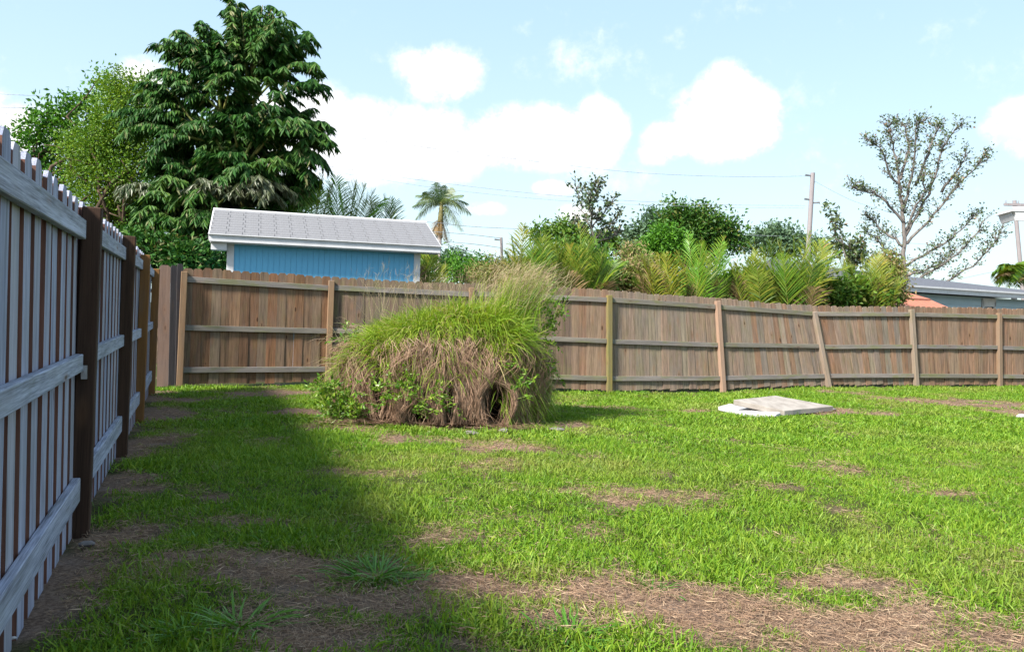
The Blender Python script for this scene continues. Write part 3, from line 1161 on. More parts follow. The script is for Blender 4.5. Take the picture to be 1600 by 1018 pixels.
def limb_path(a, b, wob=.06, n=6):
    a, b = Vector(a), Vector(b)
    L = (b - a).length
    out = []
    for i in range(n + 1):
        t = i / n
        p = a.lerp(b, t) + Vector((random.gauss(0, wob), random.gauss(0, wob), 0)) * L * math.sin(t * math.pi)
        p.z += L * .08 * math.sin(t * math.pi)
        out.append(p)
    return out


def broad_tree(name, label, cat, basepx, Y, clumps, n, L, leaf, bark='brown_bark', trunk_r=.14, group=None, ratio=.5, per=10, spread=.16, split=.35, depth=.8, hang=.2, shell=.55):
    """clumps in photo pixels (px,py,rx,ry,dY)"""
    b = at(basepx[0], basepx[1], Y)
    b.z = -.1
    k = FPX / Y
    cl = []
    for (px, py, rx, ry, dY) in clumps:
        c = at(px, py, Y + dY)
        cl.append((c, (rx / k, (rx + ry) / 2 / k * depth, ry / k)))
    root = empty(name, Vector((b.x, b.y, 0)), label, cat, group)
    zc = sum(c[0].z for c in cl) / len(cl)
    xc = sum(c[0].x for c in cl) / len(cl)
    fork = Vector((b.x * .6 + xc * .4, Y, b.z + (zc - b.z) * split))
    mb = MB()
    mb.tube(limb_path(b, fork, .03), [trunk_r * (1.25 - .45 * i / 6) for i in range(7)], 8)
    mb.build('trunk', bark, root, smooth=True)
    for c, r in cl:
        mb = MB()
        e = c + Vector((0, 0, r[2] * .4))
        pth = limb_path(fork, e, .08, 7)
        mb.tube(pth, [trunk_r * .6 * (1 - .85 * i / 7) for i in range(8)], 6)
        for q in range(5):
            s_ = pth[random.randint(3, 6)]
            d = Vector((random.gauss(0, 1) * r[0], random.gauss(0, 1) * r[1], random.gauss(.3, .7) * r[2])) * .7
            mb.tube(limb_path(s_, s_ + d, .1, 3), [trunk_r * .2, trunk_r * .15, trunk_r * .1, .006], 5)
        mb.build('limb', bark, root, smooth=True)
    mb = MB()
    crown_leaves(mb, cl, n, L, ratio, per, spread, hang, shell)
    mb.build('crown', leaf, root)
    rebase(root)
    return root


def frond_geo(mb, stem, base, tip, bow, leaflen, leafw, nleaf, vang=.9, droop=.35, up=None, start=.22, side_len=None, forward=.55):
    """pinnate frond along a bowed rachis from base to tip"""
    base, tip = Vector(base), Vector(tip)
    L = (tip - base).length
    n = 12
    pts = []
    for i in range(n + 1):
        t = i / n
        p = base.lerp(tip, t) + Vector((0, 0, 1)) * (bow * L * 4 * t * (1 - t) * (.6 + .4 * (1 - t)))
        pts.append(p)
    stem.tube(pts, [max(.004, .016 * (1 - t / n) * (L / 2) ** .5) for t in range(n + 1)], 5)
    A = np.array([tuple(p) for p in pts])
    ts = np.linspace(start, 1, nleaf)
    f = ts * n
    i0 = np.minimum(f.astype(int), n - 1)
    fr = (f - i0)[:, None]
    P = A[i0] * (1 - fr) + A[i0 + 1] * fr
    T = unit(A[i0 + 1] - A[i0])
    S = unit(np.cross(T, np.array([0, 0, 1.0])) + 1e-4)
    tw = random.uniform(-.5, .5)
    U = np.cross(S, T)
    S2 = S * math.cos(tw) + U * math.sin(tw)
    U2 = np.cross(S2, T)
    prof = np.sin(np.clip((ts - start) / (1 - start), 0, 1) ** .75 * math.pi * .86 + .25)
    prof = np.clip(prof, .18, 1)
    for sg in (-1, 1):
        m = len(ts)
        D = S2 * sg * RNG.normal(1, .1, (m, 1)) + T * (forward + (ts[:, None] - .5) * .7) + U2 * vang * RNG.normal(.5, .15, (m, 1))
        LL = leaflen * prof * RNG.uniform(.85, 1.1, m)
        madd(mb, ribbons(P + RNG.normal(0, .006, (m, 3)), D, LL, leafw, droop * RNG.uniform(.6, 1.5, m), 3, side=unit(T + .3 * U2 + RNG.normal(0, .12, (m, 3)))))


def areca(label, cx, base_y, Y, fronds, leaf='areca_leaf', nleaf=32, leaflen=.42, leafw=.030, group='palms growing behind the back fence', extra=6, spreadpx=70, topy=400, name='areca_palm', dryn=2):
    """fronds: (tip px, tip py, bow, dY) in the photo; the clump rises from behind the fence"""
    b = at(cx, base_y, Y)
    z0 = max(b.z - 1.2, .2)
    root = empty(name, Vector((b.x, b.y, 0)), label, 'palm', group)
    st = MB()
    for q in range(5):
        x, y = b.x + random.uniform(-.35, .35), b.y + random.uniform(-.3, .3)
        st.tube([(x, y, -.05), (x + random.uniform(-.1, .1), y, z0 * .6), (x + random.uniform(-.15, .15), y, z0 + .25)], [.045, .04, .03], 6)
    st.build('stem', 'green_stem', root, smooth=True)
    lst = [(a, c, d, e, 0) for a, c, d, e in fronds]
    for q in range(int(extra * .5)):
        lst.append((cx + random.uniform(-1, 1) * spreadpx, topy + random.uniform(-12, 45), random.uniform(.04, .18), random.uniform(-.8, .9), 0))
    for q in range(dryn):
        lst.append((cx + random.choice((-1, 1)) * random.uniform(.3, .9) * spreadpx, base_y - random.uniform(0, 40), .15, random.uniform(-.6, .2), 1))
    for (tx, ty, bow, dY, dry) in lst:
        tip = at(tx, ty, Y + dY)
        base = Vector((b.x + random.uniform(-.3, .3), b.y + random.uniform(-.25, .25), z0 + random.uniform(-.1, .3)))
        mb, stm = MB(), MB()
        L = (tip - base).length
        frond_geo(mb, stm, base, tip, bow, leaflen * 1.75 * min(1.25, .6 + L * .22), leafw, int(nleaf * min(1.3, .55 + L * .3)), vang=random.uniform(.3, 1.0), droop=random.uniform(.05, .35), start=.12, forward=random.uniform(.8, 1.5))
        lf = 'dry_frond' if dry else (leaf if random.random() < .6 else random.choice(('areca_leaf', 'areca_leaf', 'areca_yellow_leaf', 'areca_yellow_leaf')))
        fo = mb.build('frond', lf, root)
        ro = stm.build('rachis', 'dry_frond' if dry else 'green_stem', fo, smooth=True)
    rebase(root)
    return root


# --------- big fishtail palm behind the shed
def fishtail_frond(base, tip, bow, leafm, root, npin=11, pl=.75, ll=.19):
    base, tip = Vector(base), Vector(tip)
    L = (tip - base).length
    n = 12
    pts = []
    for i in range(n + 1):
        t = i / n
        pts.append(base.lerp(tip, t) + Vector((0, 0, 1)) * (bow * L * 4 * t * (1 - t) * (.5 + .5 * t)))
    mb, stm = MB(), MB()
    stm.tube(pts, [max(.008, .035 * (1 - t / n)) for t in range(n + 1)], 5)
    for k in range(npin):
        t = .22 + .78 * (k + .5) / npin
        f = t * n
        i0 = min(int(f), n - 1)
        p = pts[i0].lerp(pts[i0 + 1], f - i0)
        T = (pts[i0 + 1] - pts[i0]).normalized()
        S = T.cross(Vector((0, 0, 1)))
        if S.length < .1:
            S = Vector((1, 0, 0))
        S.normalize()
        for sg in (-1, 1):
            l = pl * (.55 + .6 * math.sin(math.pi * (.15 + .75 * t))) * random.uniform(.8, 1.15)
            D = (S * sg + T * random.uniform(.4, .9) + Vector((0, 0, random.uniform(-.1, .35)))).normalized()
            m = int(l / .036)
            tt = np.linspace(.12, 1, m)
            dr = random.uniform(.25, .6)
            Pp = np.array(tuple(p)) + np.array(tuple(D)) * (tt[:, None] * l) + np.array([0, 0, -1.0]) * (dr * l * tt[:, None] ** 2)
            Td = unit(np.array(tuple(D)) + np.array([0, 0, -2.0]) * dr * tt[:, None])
            Ss = unit(np.cross(Td, np.array([0, 0, 1.0])))
            for s2 in (-1, 1):
                Dl = Ss * s2 * RNG.uniform(.5, 1, (m, 1)) + Td * RNG.uniform(.4, 1, (m, 1)) + np.array([0, 0, -1.0]) * RNG.uniform(.5, 1.5, (m, 1))
                madd(mb, leaves(Pp, Dl, ll * RNG.uniform(.8, 1.45, m), .26, .06, .1))
    fo = mb.build('frond', leafm, root)
    stm.build('rachis', 'green_stem', fo, smooth=True)


def fishtail():
    Y0 = 20.0
    b = at(350, 430, Y0)
    root = empty('fishtail_palm', Vector((b.x, b.y, 0)), 'huge dark green fishtail palm with drooping tiers of leaves left of the shed', 'palm')
    stems = [(300, 250, 20.3), (345, 120, 20.0), (392, 175, 20.2), (430, 230, 20.6), (260, 330, 19.8), (340, 300, 19.6), (400, 330, 20.2)]
    for (px, py, Y) in stems:
        t = at(px, py, Y)
        f = Vector((b.x + (t.x - b.x) * .35, b.y + (t.y - b.y) * .5, -.1))
        mb = MB()
        mb.tube(limb_path(f, t, .01, 6), [.10, .095, .09, .085, .08, .065, .04], 8)
        mb.build('stem', 'green_stem', root, smooth=True)
    # fronds: base px,py -> tip px,py, bow, dY, pale
    F = [
        (350, 150, 252, 74, .16, .1, 0), (350, 140, 285, 50, .12, -.2, 0), (348, 135, 322, 42, .08, 0, 0), (400, 150, 488, 52, .14, 0, 0), (395, 130, 452, 28, .08, -.3, 0), (395, 120, 372, 2, .02, .2, 0), (395, 110, 415, 8, .02, .3, 0), (310, 210, 190, 175, .2, .2, 0),
        (392, 150, 372, 8, .03, 0, 0), (392, 160, 398, 22, .02, .2, 0), (395, 150, 450, 45, .10, 0, 0), (395, 160, 500, 100, .28, -.2, 0), (400, 175, 505, 128, .14, -.3, 0),
        (395, 170, 420, 30, .05, .3, 0), (380, 160, 350, 60, .12, .1, 0), (400, 140, 470, 70, .18, .4, 0), (385, 120, 380, 20, .0, -.3, 0), (395, 110, 430, 60, .1, -.3, 0),
        (350, 150, 268, 68, .22, 0, 0), (345, 150, 300, 58, .15, .2, 0), (350, 155, 335, 62, .10, -.2, 0), (340, 160, 255, 110, .20, .1, 0), (340, 170, 270, 130, .25, -.3, 0), (345, 170, 330, 100, .2, -.5, 0), (350, 170, 370, 120, .25, -.6, 0),
        (320, 210, 205, 185, .35, 0, 0), (310, 200, 225, 150, .30, .2, 0), (310, 220, 195, 205, .30, -.2, 0), (320, 220, 240, 230, .3, -.5, 0), (300, 190, 235, 130, .2, .3, 0),
        (400, 240, 492, 195, .45, -.6, 0), (380, 250, 440, 165, .25, -.7, 0), (390, 250, 470, 190, .35, -.4, 0), (350, 240, 300, 190, .3, -.6, 0), (370, 230, 360, 180, .3, -.7, 0),
        (430, 240, 518, 192, .25, .2, 0), (440, 250, 520, 215, .25, .0, 0), (430, 250, 505, 240, .30, -.2, 0), (430, 260, 495, 270, .3, .1, 0), (430, 220, 480, 175, .1, .5, 0),
        (330, 300, 230, 250, .35, -.5, 0), (320, 310, 250, 280, .3, -.8, 0), (350, 300, 400, 260, .3, -.9, 0), (360, 290, 340, 240, .25, -.9, 0), (380, 290, 450, 250, .3, -.6, 0),
        (270, 310, 192, 290, .30, -.2, 1), (340, 320, 290, 300, .35, -1.0, 0), (330, 330, 425, 300, .38, -.9, 1), (370, 310, 432, 285, .35, -.8, 1), (300, 320, 340, 285, .3, -.9, 1),
        (280, 350, 215, 330, .30, -.5, 0), (280, 350, 200, 370, .30, -.4, 0), (290, 360, 250, 340, .30, -.9, 0), (300, 370, 255, 390, .35, -1.0, 0), (300, 360, 330, 330, .3, -1.0, 0),
        (320, 380, 290, 400, .3, -.9, 0), (310, 390, 230, 400, .3, -.6, 0), (330, 370, 400, 325, .25, -.5, 0), (340, 400, 320, 410, .3, -.8, 0), (280, 330, 240, 300, .3, -.3, 0), (420, 310, 460, 300, .3, .3, 0), (260, 400, 215, 395, .3, -.3, 0)]
    for (bx, by, tx, ty, bow, dY, pale) in F:
        fishtail_frond(at(bx, by, Y0 + dY * .4), at(350 + (tx - 350) * .93, ty, Y0 + dY), bow * .7, 'fishtail_pale_leaf' if pale else 'fishtail_leaf', root, npin=10, pl=.62)
    for q in range(88):   # inner fronds that fill the mass
        bx = random.uniform(290, 440)
        by = random.uniform(165, 400)
        if by < 220:
            bx = random.uniform(290, 410)
        if by > 300:
            bx = random.uniform(260, 400)
        a_ = random.uniform(0, 2 * math.pi)
        tx, ty = bx + math.cos(a_) * random.uniform(30, 75), by - random.uniform(-15, 45)
        tx = min(max(tx, 215 if by > 180 else 290), 480)
        dY = random.uniform(.0, 1.4)
        fishtail_frond(at(bx, by, Y0 + .6), at(tx, max(ty, 130), Y0 + dY), .2, 'fishtail_leaf', root, npin=9, pl=.6, ll=.21)
    rebase(root)


fishtail()

broad_tree('leafy_tree', 'yellow green bushy tree rising behind the left fence beside the fishtail palm', 'tree', (190, 470), 22.5,
           [(195, 160, 42, 40, 0), (225, 150, 30, 34, .3), (165, 195, 45, 42, -.3), (210, 220, 55, 50, 0), (150, 240, 50, 42, -.3), (190, 280, 60, 50, -.2), (130, 270, 40, 36, .2), (170, 330, 55, 45, .1), (215, 330, 45, 50, .3), (180, 128, 28, 20, 0), (110, 225, 25, 22, 0), (170, 385, 60, 50, .4), (230, 390, 50, 50, .5)],
           46000, .085, 'yellowgreen_leaf', per=14, spread=.13)
broad_tree('leafy_tree', 'thin topped green tree at far left reaching above the picket tops', 'tree', (60, 470), 25,
           [(75, 180, 30, 22, 0), (105, 165, 28, 18, .3), (55, 205, 26, 24, -.3), (95, 205, 32, 26, 0), (135, 170, 26, 20, .3), (150, 150, 20, 14, .3), (70, 240, 40, 26, .2), (130, 205, 24, 18, 0), (30, 215, 14, 16, 0), (155, 125, 12, 12, 0), (-20, 270, 60, 50, 0), (60, 300, 70, 50, 0)],
           6500, .16, 'bright_leaf', per=8, spread=.17, ratio=.55)
broad_tree('leafy_tree', 'dark evergreen tree low behind the corner of the two fences', 'tree', (250, 470), 17.5,
           [(225, 400, 30, 30, 0), (250, 395, 32, 30, .2), (290, 405, 40, 24, 0), (200, 385, 24, 26, 0), (320, 412, 30, 20, .3)],
           9000, .13, 'fishtail_leaf', trunk_r=.08, per=9, spread=.12)

# --------- palms and shrubs behind the back fence
areca('broad fronds of a palm behind the left half of the shed roof', 470, 350, 20.5, [(430, 285, .1, 0), (455, 278, .08, .2), (480, 282, .1, 0), (505, 272, .1, 0), (440, 305, .15, -.2), (520, 290, .1, .2), (500, 300, .1, -.3)], 'areca_bright_leaf', leaflen=.5, extra=5, spreadpx=45, topy=282, dryn=2)
areca('bright palm fronds arching over the middle of the shed roof', 545, 360, 21, [(525, 278, .12, 0), (555, 285, .12, 0), (585, 300, .15, 0), (570, 290, .1, .2), (530, 290, .1, -.2), (515, 300, .1, 0), (600, 312, .15, .3)], 'areca_bright_leaf', leaflen=.48, extra=5, spreadpx=40, topy=290, dryn=0)
areca('small palm showing above the right end of the shed ridge', 595, 365, 21.5, [(612, 310, .1, 0), (600, 305, .1, 0), (618, 325, .15, 0), (580, 315, .1, 0)], 'areca_leaf', leaflen=.4, extra=2, spreadpx=25, topy=318, dryn=0)
areca('low yellowing palm between the shed corner and the tall palm trunk', 662, 450, 20, [(655, 395, .15, 0), (668, 392, .15, .2), (680, 402, .2, 0), (645, 402, .2, 0), (690, 415, .2, .2)], 'areca_yellow_leaf', leaflen=.34, extra=6, spreadpx=28, topy=398, dryn=1)
areca('palm clump nearest the plume of tall grass above the mound', 830, 440, 17.2, [(800, 372, .1, 0), (818, 352, .06, .2), (845, 360, .1, 0), (868, 378, .15, 0), (790, 395, .2, 0), (812, 385, .1, -.3), (856, 395, .15, -.3), (880, 400, .2, -.2)], 'areca_leaf', leaflen=.36, extra=16, spreadpx=45, topy=378, dryn=3)
areca('dense dark palm clump directly behind the mossy fence post', 915, 445, 17.6, [(880, 365, .08, 0), (905, 350, .05, .2), (930, 368, .1, 0), (955, 385, .15, 0), (975, 410, .2, -.2), (890, 385, .1, -.3), (940, 400, .1, -.4), (865, 400, .15, 0), (920, 375, .02, -.4)], 'areca_leaf', leaflen=.38, extra=18, spreadpx=52, topy=375, dryn=3)
areca('palm with upright bright fronds behind the pale leaning post', 1100, 455, 18.5, [(1075, 366, .04, 0), (1130, 372, .04, .1), (1105, 400, .02, -.3), (1060, 395, .12, .2), (1140, 405, .12, 0), (1035, 410, .2, 0), (1150, 420, .2, 0), (1090, 410, .02, -.4)], 'areca_bright_leaf', leaflen=.36, extra=9, spreadpx=45, topy=390, dryn=2)
areca('yellow tinged palm clump just left of the bright upright fronds', 1035, 455, 18.2, [(1005, 400, .15, 0), (1030, 398, .1, 0), (1060, 408, .15, 0), (990, 420, .2, 0), (1070, 425, .2, 0), (1018, 415, .1, -.3)], 'areca_yellow_leaf', leaflen=.34, extra=10, spreadpx=45, topy=402, dryn=4)
areca('wide green palm in the centre of the hedge below the bare pole', 1240, 468, 19.4, [(1190, 385, .1, 0), (1215, 375, .08, 0), (1240, 368, .04, .2), (1265, 365, .05, 0), (1290, 378, .1, 0), (1310, 395, .15, .2), (1175, 400, .2, 0), (1165, 420, .25, -.2), (1275, 405, .1, -.4), (1225, 400, .08, -.4), (1255, 400, .02, -.4), (1325, 418, .25, 0)], 'areca_leaf', leaflen=.42, extra=18, spreadpx=70, topy=382, dryn=3)
areca('brownish palm in the gap left of the wide green palm', 1175, 462, 18.8, [(1160, 390, .1, .2), (1180, 392, .1, 0), (1150, 410, .15, 0), (1195, 405, .15, 0), (1140, 425, .2, 0)], 'areca_yellow_leaf', leaflen=.34, extra=9, spreadpx=35, topy=395, dryn=5)
areca('golden palm clump at the right end of the hedge by the orange roof', 1350, 474, 20.4, [(1320, 405, .12, 0), (1345, 398, .08, 0), (1370, 402, .1, 0), (1395, 418, .2, 0), (1410, 440, .25, 0), (1330, 420, .1, -.3), (1385, 430, .15, -.3), (1300, 418, .15, .2), (1360, 415, .05, -.4)], 'areca_yellow_leaf', leaflen=.38, extra=16, spreadpx=55, topy=405, dryn=2)

SG = 'shrubs behind the back fence'
broad_tree('shrub', 'light green shrub between the tall palm trunk and the grass plume', 'shrub', (735, 450), 30, [(715, 425, 24, 16, 0), (745, 415, 22, 18, 0), (770, 425, 26, 18, 0), (745, 435, 40, 14, 0), (705, 410, 14, 12, .5)], 4200, .12, 'bright_leaf', trunk_r=.07, group=SG, per=8, spread=.14)
broad_tree('shrub', 'dry looking bush with seed heads left of the first palm clump', 'shrub', (795, 450), 18.5, [(775, 430, 26, 16, 0), (805, 425, 26, 20, 0), (750, 436, 26, 10, 0)], 5200, .10, 'shrub_leaf', trunk_r=.05, group=SG, per=8, spread=.14, ratio=.2)
broad_tree('shrub', 'pale olive bush between the dark palm clump and the yellow palm', 'shrub', (985, 460), 19, [(985, 430, 26, 22, 0), (1005, 420, 24, 20, .3), (965, 440, 24, 18, 0), (1010, 445, 34, 18, 0), (985, 400, 18, 16, .8)], 8000, .10, 'shrub_leaf', trunk_r=.05, group=SG, per=9, spread=.12, ratio=.3)
broad_tree('shrub', 'dark leafy understorey bush at the foot of the central palms', 'shrub', (1200, 470), 18.0 + 2.2, [(1130, 450, 40, 18, 0), (1180, 450, 44, 20, 0), (1240, 455, 44, 22, 0), (1300, 460, 44, 20, 0), (1350, 462, 44, 20, .3), (1080, 448, 40, 16, 0)], 15000, .13, 'midgreen_leaf', trunk_r=.05, group=SG, per=9, spread=.12)
broad_tree('shrub', 'dark bush filling behind the palm clumps left of the mossy post', 'shrub', (880, 450), 19.0, [(830, 425, 30, 22, 0), (870, 415, 30, 30, 0), (910, 415, 34, 30, 0), (945, 430, 30, 22, 0)], 9000, .12, 'midgreen_leaf', trunk_r=.05, group=SG, per=9, spread=.12)
broad_tree('shrub', 'green leafy bush peeping out beside the orange roof', 'shrub', (1395, 480), 21.3, [(1395, 430, 20, 22, 0), (1380, 450, 26, 24, 0), (1402, 460, 14, 16, 0), (1385, 410, 18, 12, 0)], 4200, .12, 'shrub_leaf', trunk_r=.05, group=SG, per=8, spread=.1, ratio=.3)

TG = 'trees beyond the back fence'
broad_tree('leafy_tree', 'rounded dark green tree in the distance right of centre', 'tree', (1085, 440), 40, [(1060, 345, 32, 20, 0), (1095, 345, 36, 24, 0), (1130, 358, 30, 20, 0), (1050, 330, 12, 14, 0), (1080, 372, 50, 22, 0), (1145, 375, 22, 16, 0), (1040, 365, 18, 20, 0), (1075, 395, 60, 26, .5)], 13000, .20, 'midgreen_leaf', group=TG, per=10, spread=.24)
broad_tree('leafy_tree', 'bright green tree in front of the rounded dark tree', 'tree', (1030, 440), 36, [(1040, 372, 18, 20, 0), (1022, 385, 18, 14, 0), (1048, 392, 22, 14, 0), (1060, 378, 12, 10, 0), (1015, 398, 16, 12, 0)], 5200, .19, 'bright_leaf', group=TG, per=10, spread=.2)
broad_tree('leafy_tree', 'wispy blue green tree left of the bright green tree', 'tree', (1005, 440), 44, [(1005, 360, 18, 12, 0), (1020, 340, 16, 10, 0), (1000, 380, 20, 16, 0), (985, 365, 10, 8, 0)], 2200, .22, 'bluegreen_leaf', group=TG, per=8, spread=.26)
broad_tree('leafy_tree', 'hazy blue green tree far off left of the bare pole', 'tree', (1210, 440), 60, [(1195, 370, 18, 14, 0), (1215, 362, 16, 14, 0), (1240, 372, 16, 14, 0), (1170, 380, 16, 12, 0), (1225, 385, 40, 14, 0), (1275, 385, 24, 14, 0)], 5200, .28, 'bluegreen_leaf', group=TG, per=10, spread=.3)
broad_tree('leafy_tree', 'far low tree behind the magnolia and first palm clumps', 'tree', (880, 440), 46, [(850, 365, 20, 14, 0), (880, 358, 18, 14, 0), (900, 372, 30, 16, 0), (950, 378, 24, 14, 0), (985, 385, 22, 14, 0)], 5200, .22, 'midgreen_leaf', group=TG, per=10, spread=.24)
broad_tree('leafy_tree', 'far bluish tree just right of the tall palm trunk', 'tree', (705, 440), 60, [(705, 402, 14, 12, 0), (695, 412, 16, 14, 0), (730, 412, 14, 12, 0), (755, 425, 20, 12, 0)], 2600, .28, 'bluegreen_leaf', group=TG, per=10, spread=.3)
broad_tree('leafy_tree', 'dark tree showing under the shed eave left of the tall palm', 'tree', (655, 440), 30, [(655, 405, 14, 16, 0), (668, 400, 14, 12, 0), (650, 425, 20, 16, 0)], 2200, .16, 'midgreen_leaf', group=TG, per=8, spread=.15)
broad_tree('leafy_tree', 'small thin tree with pale leaves right of the bare pole', 'tree', (1345, 430), 30, [(1300, 332, 7, 10, 0), (1308, 352, 8, 12, 0), (1312, 375, 12, 12, 0), (1325, 392, 22, 14, 0), (1345, 385, 12, 12, 0), (1290, 325, 6, 5, 0), (1340, 405, 20, 12, 0)], 1000, .17, 'sparse_leaf', bark='grey_bark', trunk_r=.05, group=TG, per=6, spread=.1, split=.7)


# --------- tree drawn limb by limb (sparse crowns)
def sparse_tree(name, label, basepx, Y, limbs, leaf, L, dens, bark, r0, group=None, twig=.9, tw_n=9, lc=7):
    b = at(*basepx, Y)
    root = empty(name, Vector((b.x, b.y, 0)), label, 'tree', group)
    cr = MB()
    PP, DD = [], []
    for li, lim in enumerate(limbs):
        dy = 0 if li == 0 else random.uniform(-1.2, 1.2)
        n = len(lim)
        pts = []
        for i, (px, py) in enumerate(lim):
            pts.append(at(px, py, Y + dy * i / max(1, n - 1)))
        if li == 0:
            pts = [Vector((b.x, b.y, -.1))] + pts
        fine = []
        for i in range(len(pts) - 1):
            for k in range(4):
                p = pts[i].lerp(pts[i + 1], k / 4)
                p += Vector((random.gauss(0, .03), random.gauss(0, .03), random.gauss(0, .02)))
                fine.append(p)
        fine.append(pts[-1])
        m = len(fine)
        ra = r0 if li == 0 else r0 * .55
        mb = MB()
        mb.tube(fine, [max(.012, ra * (1 - .88 * i / (m - 1))) for i in range(m)], 7)
        ntw = int(tw_n * (len(pts) - 1))
        for q in range(ntw):
            i = int(random.uniform(.14 if li else .45, 1) * (m - 1))
            s_ = fine[i]
            T = (fine[min(i + 1, m - 1)] - fine[max(i - 1, 0)]).normalized()
            d = (T * .8 + Vector((random.gauss(0, .8), random.gauss(0, .8), random.gauss(.25, .45)))).normalized()
            tl = twig * random.uniform(.4, 1.1)
            tp = limb_path(s_, s_ + d * tl, .08, 4)
            mb.tube(tp, [.018, .014, .011, .009, .006], 5)
            for k in range(int(lc * dens)):
                tt = random.uniform(.3, 1.05)
                pz = s_.lerp(s_ + d * tl, tt)
                PP.append((pz.x + random.gauss(0, .07), pz.y + random.gauss(0, .07), pz.z + random.gauss(0, .07) + .06))
                DD.append((d.x + random.gauss(0, .8), d.y + random.gauss(0, .8), d.z + random.gauss(0, .8)))
        mb.build('trunk' if li == 0 else 'limb', bark, root, smooth=True)
    n = len(PP)
    madd(cr, leaves(np.array(PP), np.array(DD), RNG.uniform(.7, 1.25, n) * L, .62, .12, .1))
    cr.build('crown', leaf, root)
    rebase(root)


sparse_tree('sparse_tree', 'tall half bare tree with pale limbs above the grey house roof', (1408, 460), 36,
            [[(1412, 420), (1412, 370), (1410, 320), (1403, 270), (1396, 225), (1385, 190)],
             [(1412, 330), (1424, 280), (1428, 240), (1432, 200), (1438, 190)],
             [(1414, 370), (1440, 325), (1460, 280), (1470, 240), (1490, 205), (1502, 195)],
             [(1416, 380), (1450, 345), (1480, 310), (1500, 285), (1525, 262), (1543, 235)],
             [(1412, 350), (1390, 320), (1365, 300), (1345, 298), (1330, 292)],
             [(1410, 300), (1392, 275), (1375, 230), (1352, 215)],
             [(1412, 385), (1385, 365), (1365, 345), (1345, 335)],
             [(1414, 400), (1390, 395), (1370, 375), (1352, 360)],
             [(1414, 415), (1445, 398), (1480, 378), (1508, 352), (1525, 335)],
             [(1414, 450), (1455, 425), (1495, 398), (1525, 365), (1545, 335)],
             [(1420, 470), (1475, 442), (1520, 415), (1552, 382), (1570, 350)],
             [(1430, 290), (1450, 240), (1462, 210), (1470, 195)],
             [(1408, 280), (1420, 230), (1415, 200), (1398, 190)],
             [(1470, 300), (1500, 262), (1512, 240)],
             [(1414, 430), (1440, 425), (1470, 412), (1490, 390)],
             [(1404, 425), (1385, 415), (1370, 395)],
             [(1415, 360), (1432, 320), (1445, 300), (1440, 270)]],
            'sparse_leaf', .115, 1.5, 'grey_bark', .12, TG, twig=.62, tw_n=14, lc=5)
sparse_tree('sparse_tree', 'slim magnolia like tree with dark round leaves behind the palm clump', (935, 420), 28,
            [[(928, 380), (925, 350), (925, 320), (930, 295), (932, 288)],
             [(926, 360), (912, 335), (905, 310), (902, 290)],
             [(926, 355), (940, 335), (952, 322), (960, 312)],
             [(928, 375), (945, 358), (960, 345), (970, 335)],
             [(926, 370), (910, 355), (898, 345)],
             [(928, 380), (940, 375), (960, 368), (968, 362)],
             [(926, 340), (918, 318), (922, 300)]],
            'magnolia_leaf', .14, 1.35, 'grey_bark', .06, TG, twig=.42, tw_n=6, lc=6)


# --------- tall palm and the distant palm at the right
def tall_palm(name, label, basepx, crownpx, Y, tr, fr, leaflen, mat, shaft=True, leafw=.06, nleaf=44):
    b = at(*basepx, Y)
    c = at(*crownpx, Y)
    root = empty(name, Vector((b.x, b.y, 0)), label, 'palm')
    mb = MB()
    mb.tube([Vector((b.x, b.y, -.1)), Vector((b.x, b.y, c.z * .5)), Vector((c.x, c.y, c.z - .9))], [tr * 1.15, tr * .95, tr * .75], 10)
    mb.build('trunk', 'palm_bark', root, smooth=True)
    if shaft:
        mb = MB()
        mb.tube([c - Vector((0, 0, 1.0)), c - Vector((0, 0, .6)), c + Vector((0, 0, .4))], [tr * .85, tr * 1.05, tr * .4], 10)
        mb.build('crownshaft', 'palm_crownshaft', root, smooth=True)
    for (tx, ty, bow, dY, dry) in fr:
        mb, st = MB(), MB()
        frond_geo(mb, st, c + Vector((0, 0, .1 if not dry else -.6)), at(tx, ty, Y + dY), bow, leaflen, leafw, nleaf, vang=.1, droop=.42, start=.10)
        fo = mb.build('frond', 'dry_frond' if dry else mat, root)
        st.build('rachis', 'green_stem', fo, smooth=True)
    rebase(root)


tall_palm('tall_palm', 'tall slender palm with feathery crown and pale trunk right of the shed', (683, 440), (689, 326), 50, .17,
          [(646, 322, .22, 0, 0), (652, 305, .18, .6, 0), (663, 300, .16, -.8, 0), (682, 286, .05, .2, 0), (694, 290, .06, -.4, 0), (706, 294, .14, .3, 0), (722, 305, .20, -.3, 0), (731, 318, .25, .3, 0), (735, 334, .3, 0, 0), (722, 360, .28, -.4, 0), (650, 342, .30, .3, 0), (655, 318, .3, -1.2, 0), (718, 325, .3, -1.3, 0), (700, 350, .4, .6, 0),
           (676, 360, .1, -.2, 1), (700, 378, .2, -.3, 1), (680, 372, .12, .2, 1), (692, 370, .05, -.2, 1)], .8, 'royal_leaf', leafw=.036, nleaf=46)
tall_palm('tall_palm', 'drooping palm crown at far right above the grey roof', (1585, 470), (1586, 425), 40, .16,
          [(1552, 425, .3, 0, 0), (1556, 440, .35, .4, 0), (1570, 412, .2, 0, 0), (1600, 408, .2, 0, 0), (1615, 420, .3, 0, 0), (1560, 446, .4, -.3, 0), (1575, 447, .5, -.6, 0), (1590, 447, .5, -.6, 0), (1606, 445, .4, 0, 0), (1565, 430, .3, -.8, 1), (1582, 440, .4, -1, 0), (1598, 436, .4, -1, 1), (1575, 420, .2, -.8, 0)], .7, 'areca_leaf', False, .08, 30)

